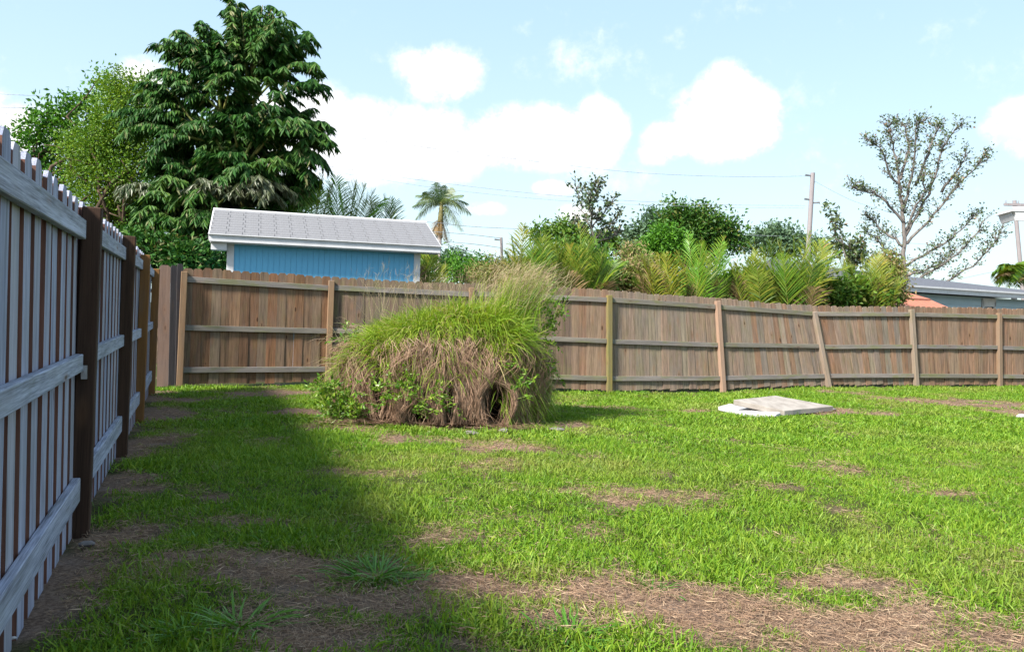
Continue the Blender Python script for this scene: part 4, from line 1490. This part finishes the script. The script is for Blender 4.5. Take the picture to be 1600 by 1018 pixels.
# ------------------------------------------------------------------ overgrown grass mound
MX0, MX1, MYF, MYB, MH = -2.0, .30, 9.28, 11.2, 1.19
mound = empty('overgrown_mound', ((MX0 + MX1) / 2, (MYF + MYB) / 2, 0), 'overgrown mound draped in dry brown straw and topped with tall green grass', 'mound')
mcx, mcy = (MX0 + MX1) / 2, (MYF + MYB) / 2
hx, hy = (MX1 - MX0) / 2, (MYB - MYF) / 2
HOLES = []
for (px, py, rx, ry) in ((776, 614, .17, .19), (703, 612, .075, .17), (655, 640, .17, .14), (592, 590, .07, .24), (556, 640, .07, .16), (530, 590, .05, .12), (835, 640, .05, .16)):
    g = at(px, py + 8, MYF)
    HOLES.append((g.x, g.z, rx, ry))


def msurf(th, ph, k=1.0):
    """rounded box surface; th azimuth, ph 0 at the ground to pi/2 on top"""
    e = 2.25
    cx = np.sign(np.cos(th)) * np.abs(np.cos(th)) ** (2 / e)
    cy = np.sign(np.sin(th)) * np.abs(np.sin(th)) ** (2 / e)
    h = np.abs(np.sin(ph)) ** (2 / 2.2)
    r = np.abs(np.cos(ph)) ** (2 / 2.9)
    x = mcx + hx * cx * r * k
    y = mcy + hy * cy * r * k
    z = MH * h * k
    bump = 1 + .16 * (vnoise(x * 2.3 + 9, z * 2.3 + y * 1.7, 2) - .5) + .07 * (vnoise(x * 6 + 3, z * 5, 6) - .5)
    z = z * (.97 + .14 * np.exp(-((x - .02) / .62) ** 2))
    return np.stack([mcx + (x - mcx) * bump, mcy + (y - mcy) * bump, z * (1 + .16 * (vnoise(x * 1.6, y * 1.6, 4) - .5))], -1)


# dark core
na, nr = 128, 44
T_, Ph = np.meshgrid(np.linspace(0, 2 * np.pi, na, endpoint=False), np.linspace(0, np.pi / 2, nr))
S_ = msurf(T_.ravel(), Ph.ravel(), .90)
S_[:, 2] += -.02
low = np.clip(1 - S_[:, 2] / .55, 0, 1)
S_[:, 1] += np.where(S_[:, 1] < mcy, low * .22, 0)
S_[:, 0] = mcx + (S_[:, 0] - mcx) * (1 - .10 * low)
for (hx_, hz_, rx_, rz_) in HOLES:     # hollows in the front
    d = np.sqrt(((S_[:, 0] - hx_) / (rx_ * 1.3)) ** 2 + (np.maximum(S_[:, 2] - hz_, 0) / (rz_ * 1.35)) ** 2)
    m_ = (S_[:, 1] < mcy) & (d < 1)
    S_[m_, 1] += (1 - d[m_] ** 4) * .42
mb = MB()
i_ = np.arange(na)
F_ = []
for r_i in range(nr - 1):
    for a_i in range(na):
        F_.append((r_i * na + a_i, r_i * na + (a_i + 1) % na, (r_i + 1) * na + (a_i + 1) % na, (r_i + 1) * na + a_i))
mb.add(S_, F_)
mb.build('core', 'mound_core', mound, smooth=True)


def strands(n, th0, th1, ph0, ph1, Lz, wd, mat, name, out=.05, wav=.05, holes=True, ztop=None):
    """long straw draping down the sides, following the surface"""
    seg = 9
    th = RNG.uniform(th0, th1, n)
    ph = RNG.uniform(ph0, ph1, n)
    lock = vnoise(th * 14, ph * 3, 9)             # straw gathers into locks
    jit = RNG.uniform(.86, 1.15, n)
    rows = []
    p_0 = msurf(th, np.maximum(ph - .3, 0), 1.0)
    drift = RNG.normal(0, .05, n) + (vnoise(th * 6, ph * 3, 31) - .5) * .8
    lift = RNG.uniform(0, 1, n) ** 1.5 * out
    tot = Lz * RNG.uniform(.5, 1.1, n)
    fl = RNG.uniform(.02, .12, n)
    keepin = np.where(RNG.uniform(0, 1, n) < .955, 1.0, .35)
    zmin = .01 + .20 * np.clip(vnoise(th * 9, th * 0, 61) - .35, 0, 1) * RNG.uniform(.3, 1.3, n)
    for i in range(seg + 1):
        t = i / seg
        p = msurf(th + drift * t, np.maximum(ph - tot * t, 0.0), 1.0)
        rad = p - np.array([mcx, mcy, 0])
        rad[:, 2] = 0
        rad = unit(rad)
        p = p + rad * (lift + fl * math.sin(math.pi * min(1, t * 1.1)) + .05 * (lock - .4))[:, None]
        p[:, 2] += .05 * math.sin(math.pi * t)
        for (hx_, hz_, rx_, rz_) in HOLES:
            dx = (p[:, 0] - hx_) / rx_
            dz = (p[:, 2] - hz_) / rz_
            dx, dz = dx / jit, dz / jit
            w_ = np.where(dz > 0, np.sqrt(np.maximum(1 - dz * dz, 0)), np.maximum(1 - .18 * dz * dz, .45)) * (.85 + .5 * vnoise(p[:, 2] * 9 + hx_ * 7, p_0[:, 0] * 2, 70)) * jit
            m_ = (np.abs(dx) < w_) & (p[:, 1] < mcy)
            side_ = np.where(p_0[:, 0] >= hx_, 1, -1)
            p[:, 0] = np.where(m_, hx_ + side_ * rx_ * (w_ + .12 * np.abs(dx)) * keepin + (1 - keepin) * dx * rx_, p[:, 0])
            m2_ = (dz < 1) & (p[:, 1] < mcy) & (keepin > .9) & (np.abs(p_0[:, 0] - hx_) < rx_ * 1.3) & ((p[:, 0] - hx_) * side_ < rx_ * w_)
            p[:, 0] = np.where(m2_, hx_ + side_ * rx_ * w_ * 1.02, p[:, 0])
            k = np.where(m_, .6, 0)
            p[:, 1] -= k * .05
        p[:, 2] = np.maximum(p[:, 2], zmin)
        p[:, :2] += RNG.normal(0, wav * .12, (n, 2))
        rows.append(p)
    W = wd * RNG.uniform(.6, 1.4, n)[:, None]
    out_rows = []
    sd = unit(np.stack([-np.sin(th * 1.0), np.cos(th), np.zeros(n)], -1) * np.array([1, .5, 0]) + RNG.normal(0, .5, (n, 3)))
    sd = unit(np.array([[1, .1, 0]]) + RNG.normal(0, .45, (n, 3)))
    for i, p in enumerate(rows):
        ww = W * (1 - (i / seg) ** 3 * .8) / 2
        out_rows += [p - sd * ww, p + sd * ww]
    k = 2 * (seg + 1)
    V = np.stack(out_rows, 1).reshape(-1, 3)
    F4 = np.array([(2 * i, 2 * i + 1, 2 * i + 3, 2 * i + 2) for i in range(seg)])
    F = (F4[None] + (np.arange(n) * k)[:, None, None]).reshape(-1, 4).tolist()
    mb = MB()
    madd(mb, (V, F))
    return mb


mb = strands(9000, -math.pi, 0, .35, 1.25, 1.1, .006, '', '', .05)
m2 = strands(2600, -math.pi, 0, .1, .6, .6, .006, '', '', .09)
madd(mb, (np.concatenate(m2.V), m2.F))
m2 = strands(2600, -math.pi, 0, .62, .95, .42, .006, '', '', .26)
madd(mb, (np.concatenate(m2.V), m2.F))
m2 = strands(2500, 0, math.pi, .3, 1.2, 1.0, .007, '', '', .05)
madd(mb, (np.concatenate(m2.V), m2.F))
# loose crossing straws
n = 2600
th = RNG.uniform(-math.pi, 0, n)
ph = RNG.uniform(.05, 1.2, n)
P = msurf(th, ph, 1.03)
inh = np.zeros(n, bool)
for (hx_, hz_, rx_, rz_) in HOLES:
    inh |= (((P[:, 0] - hx_) / rx_) ** 2 + ((P[:, 2] - hz_) / rz_) ** 2 < 1.2) & (P[:, 1] < mcy)
P = P[~inh]
n = len(P)
D = np.stack([RNG.normal(0, 1, n), -np.abs(RNG.normal(.25, .3, n)), RNG.normal(-.5, .6, n)], -1)
madd(mb, ribbons(P, D, RNG.uniform(.12, .4, n), .005, .25, 3))
for (hx_, hz_, rx_, rz_) in HOLES[:4]:
    n = int(420 * rx_)
    a_ = RNG.uniform(0, math.pi, n)
    P = np.stack([hx_ + np.cos(a_) * rx_ * RNG.uniform(.7, 1.1, n), MYF + .12 + RNG.uniform(0, .2, n), hz_ + np.sin(a_) * rz_ * RNG.uniform(.8, 1.1, n)], -1)
    D = np.stack([-np.cos(a_) * .6 + RNG.normal(0, .5, n), RNG.normal(-.1, .3, n), -1 + RNG.normal(0, .4, n)], -1)
    madd(mb, ribbons(P, D, RNG.uniform(.08, .30, n), .004, .2, 3, bend=RNG.normal(0, .25, (n, 3))))
n = 1500
P = np.stack([RNG.uniform(MX0 - .1, MX1 + .1, n), MYF + RNG.normal(-.03, .10, n), RNG.uniform(.01, .05, n)], -1)
D = np.stack([RNG.normal(0, 1, n), RNG.normal(-.3, .6, n), RNG.uniform(0, .25, n)], -1)
madd(mb, ribbons(P, D, RNG.uniform(.05, .22, n), .004, .1, 2))
mb.build('dry_straw', 'mound_straw', mound, kind='stuff')

# green grass on top, arching outwards; taller towards the right
mb = MB()
n = 15000
x = RNG.uniform(MX0 + .02, MX1 - .02, n)
y = RNG.uniform(MYF + .02, MYB - .1, n)
u_ = (x - mcx) / hx
v_ = (y - mcy) / hy
keep = (np.abs(u_) ** 2.6 + np.abs(v_) ** 2.6 < 1) & (vnoise(x * 3.5, y * 3.5, 77) > .18)
x, y, u_, v_ = x[keep], y[keep], u_[keep], v_[keep]
n = len(x)
z = MH * (1 - np.maximum(np.abs(u_), np.abs(v_)) ** 3.0 * .6) * (.97 + .14 * np.exp(-((x - .02) / .62) ** 2)) - .03
D = np.stack([u_ * .75 + RNG.normal(0, .38, n), v_ * .85 + RNG.normal(-.1, .38, n), RNG.uniform(.45, 1.1, n)], -1)
L_ = RNG.uniform(.16, .42, n) * (1 + .55 * np.exp(-((x + .02) / .35) ** 2)) * (.6 + .9 * vnoise(x * 4, y * 4, 12))
madd(mb, ribbons(np.stack([x, y, z], -1), D, L_, RNG.uniform(.006, .012, n), RNG.uniform(.2, .9, n), 4))
# front overhang of green
n = 8000
th = RNG.uniform(-math.pi * .97, -.03 * math.pi, n)
ph = 1.02 + RNG.uniform(-.24, .36, n) + .35 * (vnoise(th * 6, th * 0, 5) - .5)
P = msurf(th, ph, 1.02)
rad = unit(P - np.array([mcx, mcy, .3]))
D = rad + RNG.normal(0, .45, (n, 3)) + np.array([0, -.1, .15])
madd(mb, ribbons(P, D, RNG.uniform(.18, .46, n), RNG.uniform(.006, .012, n), RNG.uniform(.3, 1.1, n), 4))
n = 4200
th = RNG.uniform(-math.pi * .97, -.03 * math.pi, n)
ph = RNG.uniform(.45, .95, n)
kp = vnoise(th * 5 + 3, ph * 3, 15) > .56
th, ph = th[kp], ph[kp]
n = len(th)
P = msurf(th, ph, 1.03)
rad = unit(P - np.array([mcx, mcy, .3]))
madd(mb, ribbons(P, rad + RNG.normal(0, .5, (n, 3)) + np.array([0, -.1, .1]), RNG.uniform(.12, .34, n), RNG.uniform(.005, .010, n), RNG.uniform(.4, 1.2, n), 4))
# right flank, dark green trailing growth
n = 2600
th = RNG.uniform(-.40 * math.pi, .15 * math.pi, n)
ph = RNG.uniform(.1, 1.1, n)
kp = th > -.32 * math.pi + .1 * ph
th, ph = th[kp], ph[kp]
n = len(th)
P = msurf(th, ph, 1.04)
rad = unit(P - np.array([mcx, mcy, .3]))
madd(mb, ribbons(P, rad + RNG.normal(0, .5, (n, 3)) + np.array([0, 0, -.2]), RNG.uniform(.15, .35, n), .008, RNG.uniform(.4, 1.2, n), 3))
mb.build('green_grass', 'mound_green', mound, kind='stuff')

# seed stalks: the plume at the right and thin ones elsewhere
mb, gb = MB(), MB()
n = 900
x = RNG.normal(-.05, .19, n)
y = RNG.uniform(MYF + .4, MYB - .3, n)
P = np.stack([x, y, np.full(n, MH - .1)], -1)
D = np.stack([RNG.normal(.18, .22, n), RNG.normal(0, .15, n), np.ones(n)], -1)
L_ = RNG.uniform(.35, .84, n)
madd(gb, ribbons(P, D, L_, .0075, RNG.uniform(0, .1, n), 4, bend=np.stack([RNG.uniform(0, .28, n), np.zeros(n), np.zeros(n)], -1)))
tips = P + unit(D) * L_[:, None] + np.stack([RNG.uniform(0, .28, n) * L_ * .9, np.zeros(n), -.03 * L_], -1)
for q in range(4):
    o_ = tips - np.stack([np.full(n, .05), np.zeros(n), np.full(n, .09)], -1) * q * .35 + RNG.normal(0, .01, (n, 3))
    madd(mb, ribbons(o_, np.stack([RNG.normal(.5, .3, n), RNG.normal(0, .3, n), RNG.normal(.5, .3, n)], -1), RNG.uniform(.08, .2, n), .0045, .1, 2))
n = 240
x = RNG.uniform(MX0 + .15, MX1 - .3, n)
P = np.stack([x, RNG.uniform(MYF + .3, MYB - .3, n), np.full(n, MH - .05)], -1)
D = np.stack([RNG.normal(-.05, .3, n), RNG.normal(0, .2, n), np.ones(n)], -1)
L_ = RNG.uniform(.35, .72, n)
madd(mb, ribbons(P, D, L_, .0035, 0, 3))
tips = P + unit(D) * L_[:, None]
for q in range(4):
    madd(mb, ribbons(tips - unit(D) * .03 * q, D * .6 + RNG.normal(0, .35, (n, 3)), RNG.uniform(.05, .12, n), .003, .0, 2))
# stray stalks out to the left side
n = 260
P = np.stack([RNG.uniform(MX0 - .02, MX0 + .35, n), RNG.uniform(MYF, MYB - .4, n), RNG.uniform(.35, 1.05, n)], -1)
D = np.stack([RNG.normal(-.75, .35, n), RNG.normal(-.1, .3, n), RNG.uniform(.1, .9, n)], -1)
madd(mb, ribbons(P, D, RNG.uniform(.25, .6, n), .0042, RNG.uniform(.2, .8, n), 4))
mb.build('seed_heads', 'seed_stalk', mound, kind='stuff')
gb.build('grass_plume', 'mound_green', mound, kind='stuff')

# leafy vines
def vine_patch(name, spots, per_twigs, L):
    mb, st = MB(), MB()
    for (px, py, rx, ry, Y, nt) in spots:
        c = at(px, py, Y)
        k = FPX / Y
        for q in range(nt):
            s_ = c + Vector((random.uniform(-1, 1) * rx / k, random.uniform(-.15, .25), random.uniform(-1, 1) * ry / k))
            s_.z = max(s_.z, .03)
            d = Vector((random.gauss(0, .6), random.gauss(-.4, .4), random.gauss(.35, .5))).normalized() * random.uniform(.12, .30)
            st.tube(limb_path(s_, s_ + d, .1, 3), [.004, .0035, .003, .002], 4)
            m = per_twigs
            t = RNG.uniform(.1, 1, m)[:, None]
            P = np.array(tuple(s_)) + np.array(tuple(d)) * t + RNG.normal(0, .015, (m, 3))
            D = np.array(tuple(d)) * 2 + RNG.normal(0, .5, (m, 3)) + np.array([0, -.15, .15])
            madd(mb, leaves(P, D, L * RNG.uniform(.6, 1.3, m), .48, .10, 0))
    o = mb.build(name, 'vine_leaf', mound, kind='stuff')
    st.build('stem', 'green_stem', o)


vine_patch('vine', [(525, 632, 20, 22, 9.45, 60), (540, 652, 24, 14, 9.3, 46), (512, 610, 10, 10, 9.5, 10), (585, 612, 20, 10, 9.12, 12), (628, 604, 20, 10, 9.1, 16), (606, 628, 16, 10, 9.1, 6), (660, 618, 20, 8, 9.1, 10), (692, 640, 22, 8, 9.05, 10), (655, 650, 10, 7, 9.05, 5), (540, 525, 12, 12, 9.6, 5),
                    (862, 500, 12, 16, 10.2, 20), (845, 475, 14, 14, 10.3, 10), (846, 545, 12, 26, 10.0, 12), (864, 580, 10, 12, 9.9, 8), (812, 575, 8, 8, 9.1, 3), (815, 612, 7, 14, 9.1, 6)], 12, .055)
rebase(mound)

# ------------------------------------------------------------------ concrete slabs
def slab(name, pix, thick, mat, label, cat, tilt=None, grp=None):
    P = []
    for (px, py, z) in pix:
        p = gnd(px, py, z)
        P.append(p)
    c = sum(P, Vector()) / len(P)
    mb = MB()
    n = len(P)
    # chipped outline
    Q = []
    for i in range(n):
        a, b = P[i], P[(i + 1) % n]
        for k in range(6):
            t = k / 6
            p = a.lerp(b, t)
            if k:
                p = p + (c - p).normalized() * random.uniform(-.006, .012)
            Q.append(p - c)
    mb.prism([q for q in Q], (0, 0, -thick))
    o = mb.build(name, mat, bevel=.006)
    o.location = c
    tag(o, label, cat, grp)
    return o


gr = float(gz(4.3, 13.0))
slab('concrete_slab', [(1226, 641, gr + .10), (1146, 624, gr + .22), (1212, 617.5, gr + .22), (1302, 634, gr + .11)], .075, 'concrete_slab', 'tilted square grey concrete slab resting on the grass before the fence', 'slab')
slab('paving_slab', [(1122, 635, gr + .07), (1140, 630, gr + .09), (1186, 638, gr + .09), (1158, 645.0, gr + .06)], .05, 'white_slab', 'white slab, left piece of the pair under the grey slab', 'slab', grp='white slabs on the lawn')
slab('paving_slab', [(1160, 645.5, gr + .06), (1186, 635, gr + .10), (1220, 644, gr + .075), (1212, 647.5, gr + .06)], .05, 'white_slab', 'white slab, right piece tucked against the grey slab', 'slab', grp='white slabs on the lawn')


def stone(px, py, s, label, mat='grey_stone', flat=.5):
    g = gnd(px, py)
    z = float(gz(g.x, g.y))
    th = [i / 9 * 2 * math.pi for i in range(9)]
    V = [(0, 0, s * flat)]
    F = []
    for r_i, (rr, zz) in enumerate(((.6, .85), (1, .3), (.9, -.3))):
        for t in th:
            k = rr * random.uniform(.8, 1.15)
            V.append((math.cos(t) * s * k, math.sin(t) * s * k * .8, s * flat * zz * random.uniform(.85, 1.1)))
    for i in range(9):
        j = (i + 1) % 9
        F.append((0, 1 + i, 1 + j))
        for r_i in range(2):
            F.append((1 + r_i * 9 + i, 1 + (r_i + 1) * 9 + i, 1 + (r_i + 1) * 9 + j, 1 + r_i * 9 + j))
    mb = MB()
    mb.add(V, F)
    o = mb.build('stone', mat, bevel=0)
    o.location = (g.x, g.y, z + .01)
    o.rotation_euler.z = random.uniform(0, 3)
    tag(o, label, 'stone', 'stones lying on the ground')


stone(735, 678, .09, 'flat grey stone before the right hollow of the mound', flat=.3)
stone(788, 675, .06, 'small grey stone under the right front of the mound')
stone(870, 674, .10, 'flat stone in the soil at the right foot of the mound', flat=.25)
stone(136, 852, .045, 'grey stone at the foot of the first dark fence post', flat=.4)
stone(92, 854, .016, 'tiny white pebble beside the bottom rail of the left fence', 'white_slab')
stone(20, 1000, .014, 'tiny white pebble at the lower left corner', 'white_slab')
stone(1596, 651, .07, 'white stone at the right edge of the yard', 'white_slab')
stone(1297, 640, .12, 'flat grey stone at the right end of the concrete slab', flat=.2)

# ------------------------------------------------------------------ lawn
def protos(name, n, nb, rad, h0, h1, w0, w1, lean, mat, flat=False):
    col = bpy.data.collections.new(name)
    for i in range(n):
        P = np.stack([RNG.normal(0, rad, nb), RNG.normal(0, rad, nb), np.zeros(nb) - .005], -1)
        a = RNG.uniform(0, 2 * np.pi, nb)
        l = np.abs(RNG.normal(lean, .3, nb))
        D = np.stack([np.cos(a) * l, np.sin(a) * l, np.ones(nb) * (1 if not flat else .12)], -1)
        if flat:
            P[:, 2] = RNG.uniform(.002, .02, nb)
        mb = MB()
        madd(mb, ribbons(P, D, RNG.uniform(h0, h1, nb), RNG.uniform(w0, w1, nb), RNG.uniform(.1, .6, nb) * (0.15 if flat else 1), 3, pw=.6))
        me = bpy.data.meshes.new(name)
        me.from_pydata(np.concatenate(mb.V).tolist(), [], mb.F)
        me.materials.append(MATS[mat])
        o = bpy.data.objects.new(name, me)
        col.objects.link(o)
    return col


def scatter(name, pts, scl, tint, nvar, col, label=None):
    n = len(pts)
    me = bpy.data.meshes.new(name)
    me.vertices.add(n)
    me.vertices.foreach_set('co', pts.astype(np.float32).ravel())
    rot = np.stack([RNG.normal(0, .12, n), RNG.normal(0, .12, n), RNG.uniform(0, 6.283, n)], -1)
    a = me.attributes.new('rot', 'FLOAT_VECTOR', 'POINT')
    a.data.foreach_set('vector', rot.astype(np.float32).ravel())
    a = me.attributes.new('scl', 'FLOAT', 'POINT')
    a.data.foreach_set('value', scl.astype(np.float32))
    a = me.attributes.new('tint', 'FLOAT', 'POINT')
    a.data.foreach_set('value', tint.astype(np.float32))
    a = me.attributes.new('idx', 'INT', 'POINT')
    a.data.foreach_set('value', RNG.integers(0, nvar, n).astype(np.int32))
    o = bpy.data.objects.new(name, me)
    COL.objects.link(o)
    ng = bpy.data.node_groups.new(name, 'GeometryNodeTree')
    ng.interface.new_socket('Geometry', in_out='INPUT', socket_type='NodeSocketGeometry')
    ng.interface.new_socket('Geometry', in_out='OUTPUT', socket_type='NodeSocketGeometry')
    N = ng.nodes
    gi, go = N.new('NodeGroupInput'), N.new('NodeGroupOutput')
    ci = N.new('GeometryNodeCollectionInfo')
    ci.inputs['Collection'].default_value = col
    ci.inputs['Separate Children'].default_value = True
    ci.inputs['Reset Children'].default_value = True
    ip = N.new('GeometryNodeInstanceOnPoints')
    ip.inputs['Pick Instance'].default_value = True

    def att(nm, typ):
        q = N.new('GeometryNodeInputNamedAttribute')
        q.data_type = typ
        q.inputs[0].default_value = nm
        return q.outputs[0]
    ng.links.new(gi.outputs[0], ip.inputs['Points'])
    ng.links.new(ci.outputs[0], ip.inputs['Instance'])
    ng.links.new(att('idx', 'INT'), ip.inputs['Instance Index'])
    ng.links.new(att('rot', 'FLOAT_VECTOR'), ip.inputs['Rotation'])
    ng.links.new(att('scl', 'FLOAT'), ip.inputs['Scale'])
    ng.links.new(ip.outputs[0], go.inputs[0])
    md = o.modifiers.new('scatter', 'NODES')
    md.node_group = ng
    o['kind'] = 'stuff'
    if label:
        o['label'] = label
    return o


def candidates(y0, y1, dens):
    A = 30 * (y1 - y0)
    n = int(A * dens)
    x = RNG.uniform(-10, 20, n)
    y = RNG.uniform(y0, y1, n)
    xl = LP[0].x + (y - LP[0].y) * d0.x / d0.y       # left fence line
    k = (x > xl + .1) & (x < y * .66 + .6) & (x > -y * .66 - .6)
    yf = np.interp(x, fx_, fy_)
    k &= (y < yf - .05)
    k &= ~((np.abs((x - mcx) / (hx * .93)) ** 2.6 + np.abs((y - mcy) / (hy * .93)) ** 2.6) < 1)
    # not on the slabs
    sx, sy = 4.3, 13.2
    return x[k], y[k]


def slabmask(x, y):
    P = [gnd(1226, 641, gr + .1), gnd(1146, 624, gr + .2), gnd(1212, 617.5, gr + .2), gnd(1302, 634, gr + .1)]
    Q = [gnd(1122, 635, gr + .07), gnd(1150, 628, gr + .09), gnd(1222, 643, gr + .09), gnd(1205, 647.0, gr + .06), gnd(1150, 644, gr + .06)]
    res = np.zeros(len(x), bool)
    for poly in (P, Q):
        ins = np.zeros(len(x), bool)
        n = len(poly)
        for i in range(n):
            a, b = poly[i], poly[(i + 1) % n]
            cond = ((a.y > y) != (b.y > y)) & (x < (b.x - a.x) * (y - a.y) / (b.y - a.y + 1e-9) + a.x)
            ins ^= cond
        res |= ins
    return res


gp = protos('grass_clump', 6, 20, 0.045, .04, .092, .0045, .0085, .55, 'lawn_blade')
gp2 = protos('grass_tuft', 6, 22, .05, .035, .075, .006, .011, .6, 'lawn_blade')
sp2 = protos('straw_clump', 6, 34, .06, .018, .06, .0015, .0034, 1.0, 'dry_straw', True)

GX, GY, GS, GT = [], [], [], []
SX, SY = [], []
for (y0, y1, dens, big) in ((2.2, 5.0, 620, 0), (5.0, 8.5, 420, 0), (8.5, 20, 230, 1)):
    x, y = candidates(y0, y1, dens)
    b = bare(x, y)
    u0 = RNG.uniform(0, 1, len(x))
    lushn = fbm(x * .8, y * .8, 3, 60)
    keep = (u0 > b * .95) & ~slabmask(x, y)
    xg, yg = x[keep], y[keep]
    GX.append(xg)
    GY.append(yg)
    s = (.35 + 1.15 * fbm(xg * 1.7, yg * 1.7, 3, 21)) * RNG.uniform(.75, 1.3, len(xg)) * (1 - .4 * b[keep])
    GS.append(s * (1.0 if not big else 1.25))
    dryn = fbm(xg * 1.1, yg * 1.1, 4, 90)
    GT.append(np.clip((dryn - .55) * 2.4 + b[keep] * .6, 0, .75) * RNG.uniform(.2, 1, len(xg)))
    kk = (RNG.uniform(0, 1, len(x)) < np.clip(b * 1.0 + .05, 0, 1) * (.8 if not big else .6)) & ~slabmask(x, y)
    SX.append(x[kk])
    SY.append(y[kk])
GX, GY, GS, GT = map(np.concatenate, (GX, GY, GS, GT))
SX, SY = np.concatenate(SX), np.concatenate(SY)
near = GY < 8.5
for nm, msk, col in (('lawn_grass', near, gp), ('lawn_grass_far', ~near, gp2)):
    pts = np.stack([GX[msk], GY[msk], gz(GX[msk], GY[msk]) - .018], -1)
    scatter('lawn_grass' if nm == 'lawn_grass' else 'short_grass', pts, GS[msk], GT[msk], 6, col)
pts = np.stack([SX, SY, gz(SX, SY) - .014], -1)
scatter('dry_thatch', pts, RNG.uniform(.6, 1.2, len(SX)), np.zeros(len(SX)), 5, sp2)

# coarse weed tufts that stand out of the lawn
def weed(px, py, rad, n, label, lf=(.14, .30)):
    g = gnd(px, py)
    z = float(gz(g.x, g.y)) - .015
    a = RNG.uniform(0, 2 * np.pi, n)
    r = np.abs(RNG.normal(0, rad * .5, n))
    P = np.stack([np.cos(a) * r, np.sin(a) * r * .8, np.zeros(n)], -1)
    a2 = a + RNG.normal(0, .5, n)
    D = np.stack([np.cos(a2), np.sin(a2), RNG.uniform(.15, .9, n)], -1)
    mb = MB()
    madd(mb, ribbons(P, D, RNG.uniform(lf[0], lf[1], n), RNG.uniform(.007, .012, n), RNG.uniform(.15, .45, n), 4, pw=.6))
    o = mb.build('weed_tuft', 'weed_blade')
    o.location = (g.x, g.y, z)
    tag(o, label, 'weed', 'coarse weed tufts in the lawn')


weed(590, 895, .22, 230, 'broad dark weed tuft on the bare patch left of centre', (.12, .26))
weed(375, 975, .16, 130, 'spreading weed tuft with long blades in the lower left', (.12, .26))
weed(290, 985, .14, 110, 'leafy weed tuft left of the long bladed tuft', (.08, .18))
weed(890, 985, .16, 90, 'dark weed tuft at the bottom edge right of centre', (.10, .2))
weed(300, 842, .10, 40, 'small weed sprouting in the shaded bare patch on the left', (.05, .12))
weed(1210, 625, .12, 60, 'weed growing along the far edge of the concrete slab', (.08, .14))
weed(1557, 602, .16, 110, 'weed clump at the foot of the last fence post on the right', (.12, .26))
weed(1022, 915, .10, 60, 'small green tuft in the right hand bare patch', (.06, .13))
weed(1000, 605, .12, 70, 'weed against the fence foot right of the mossy post', (.10, .2))
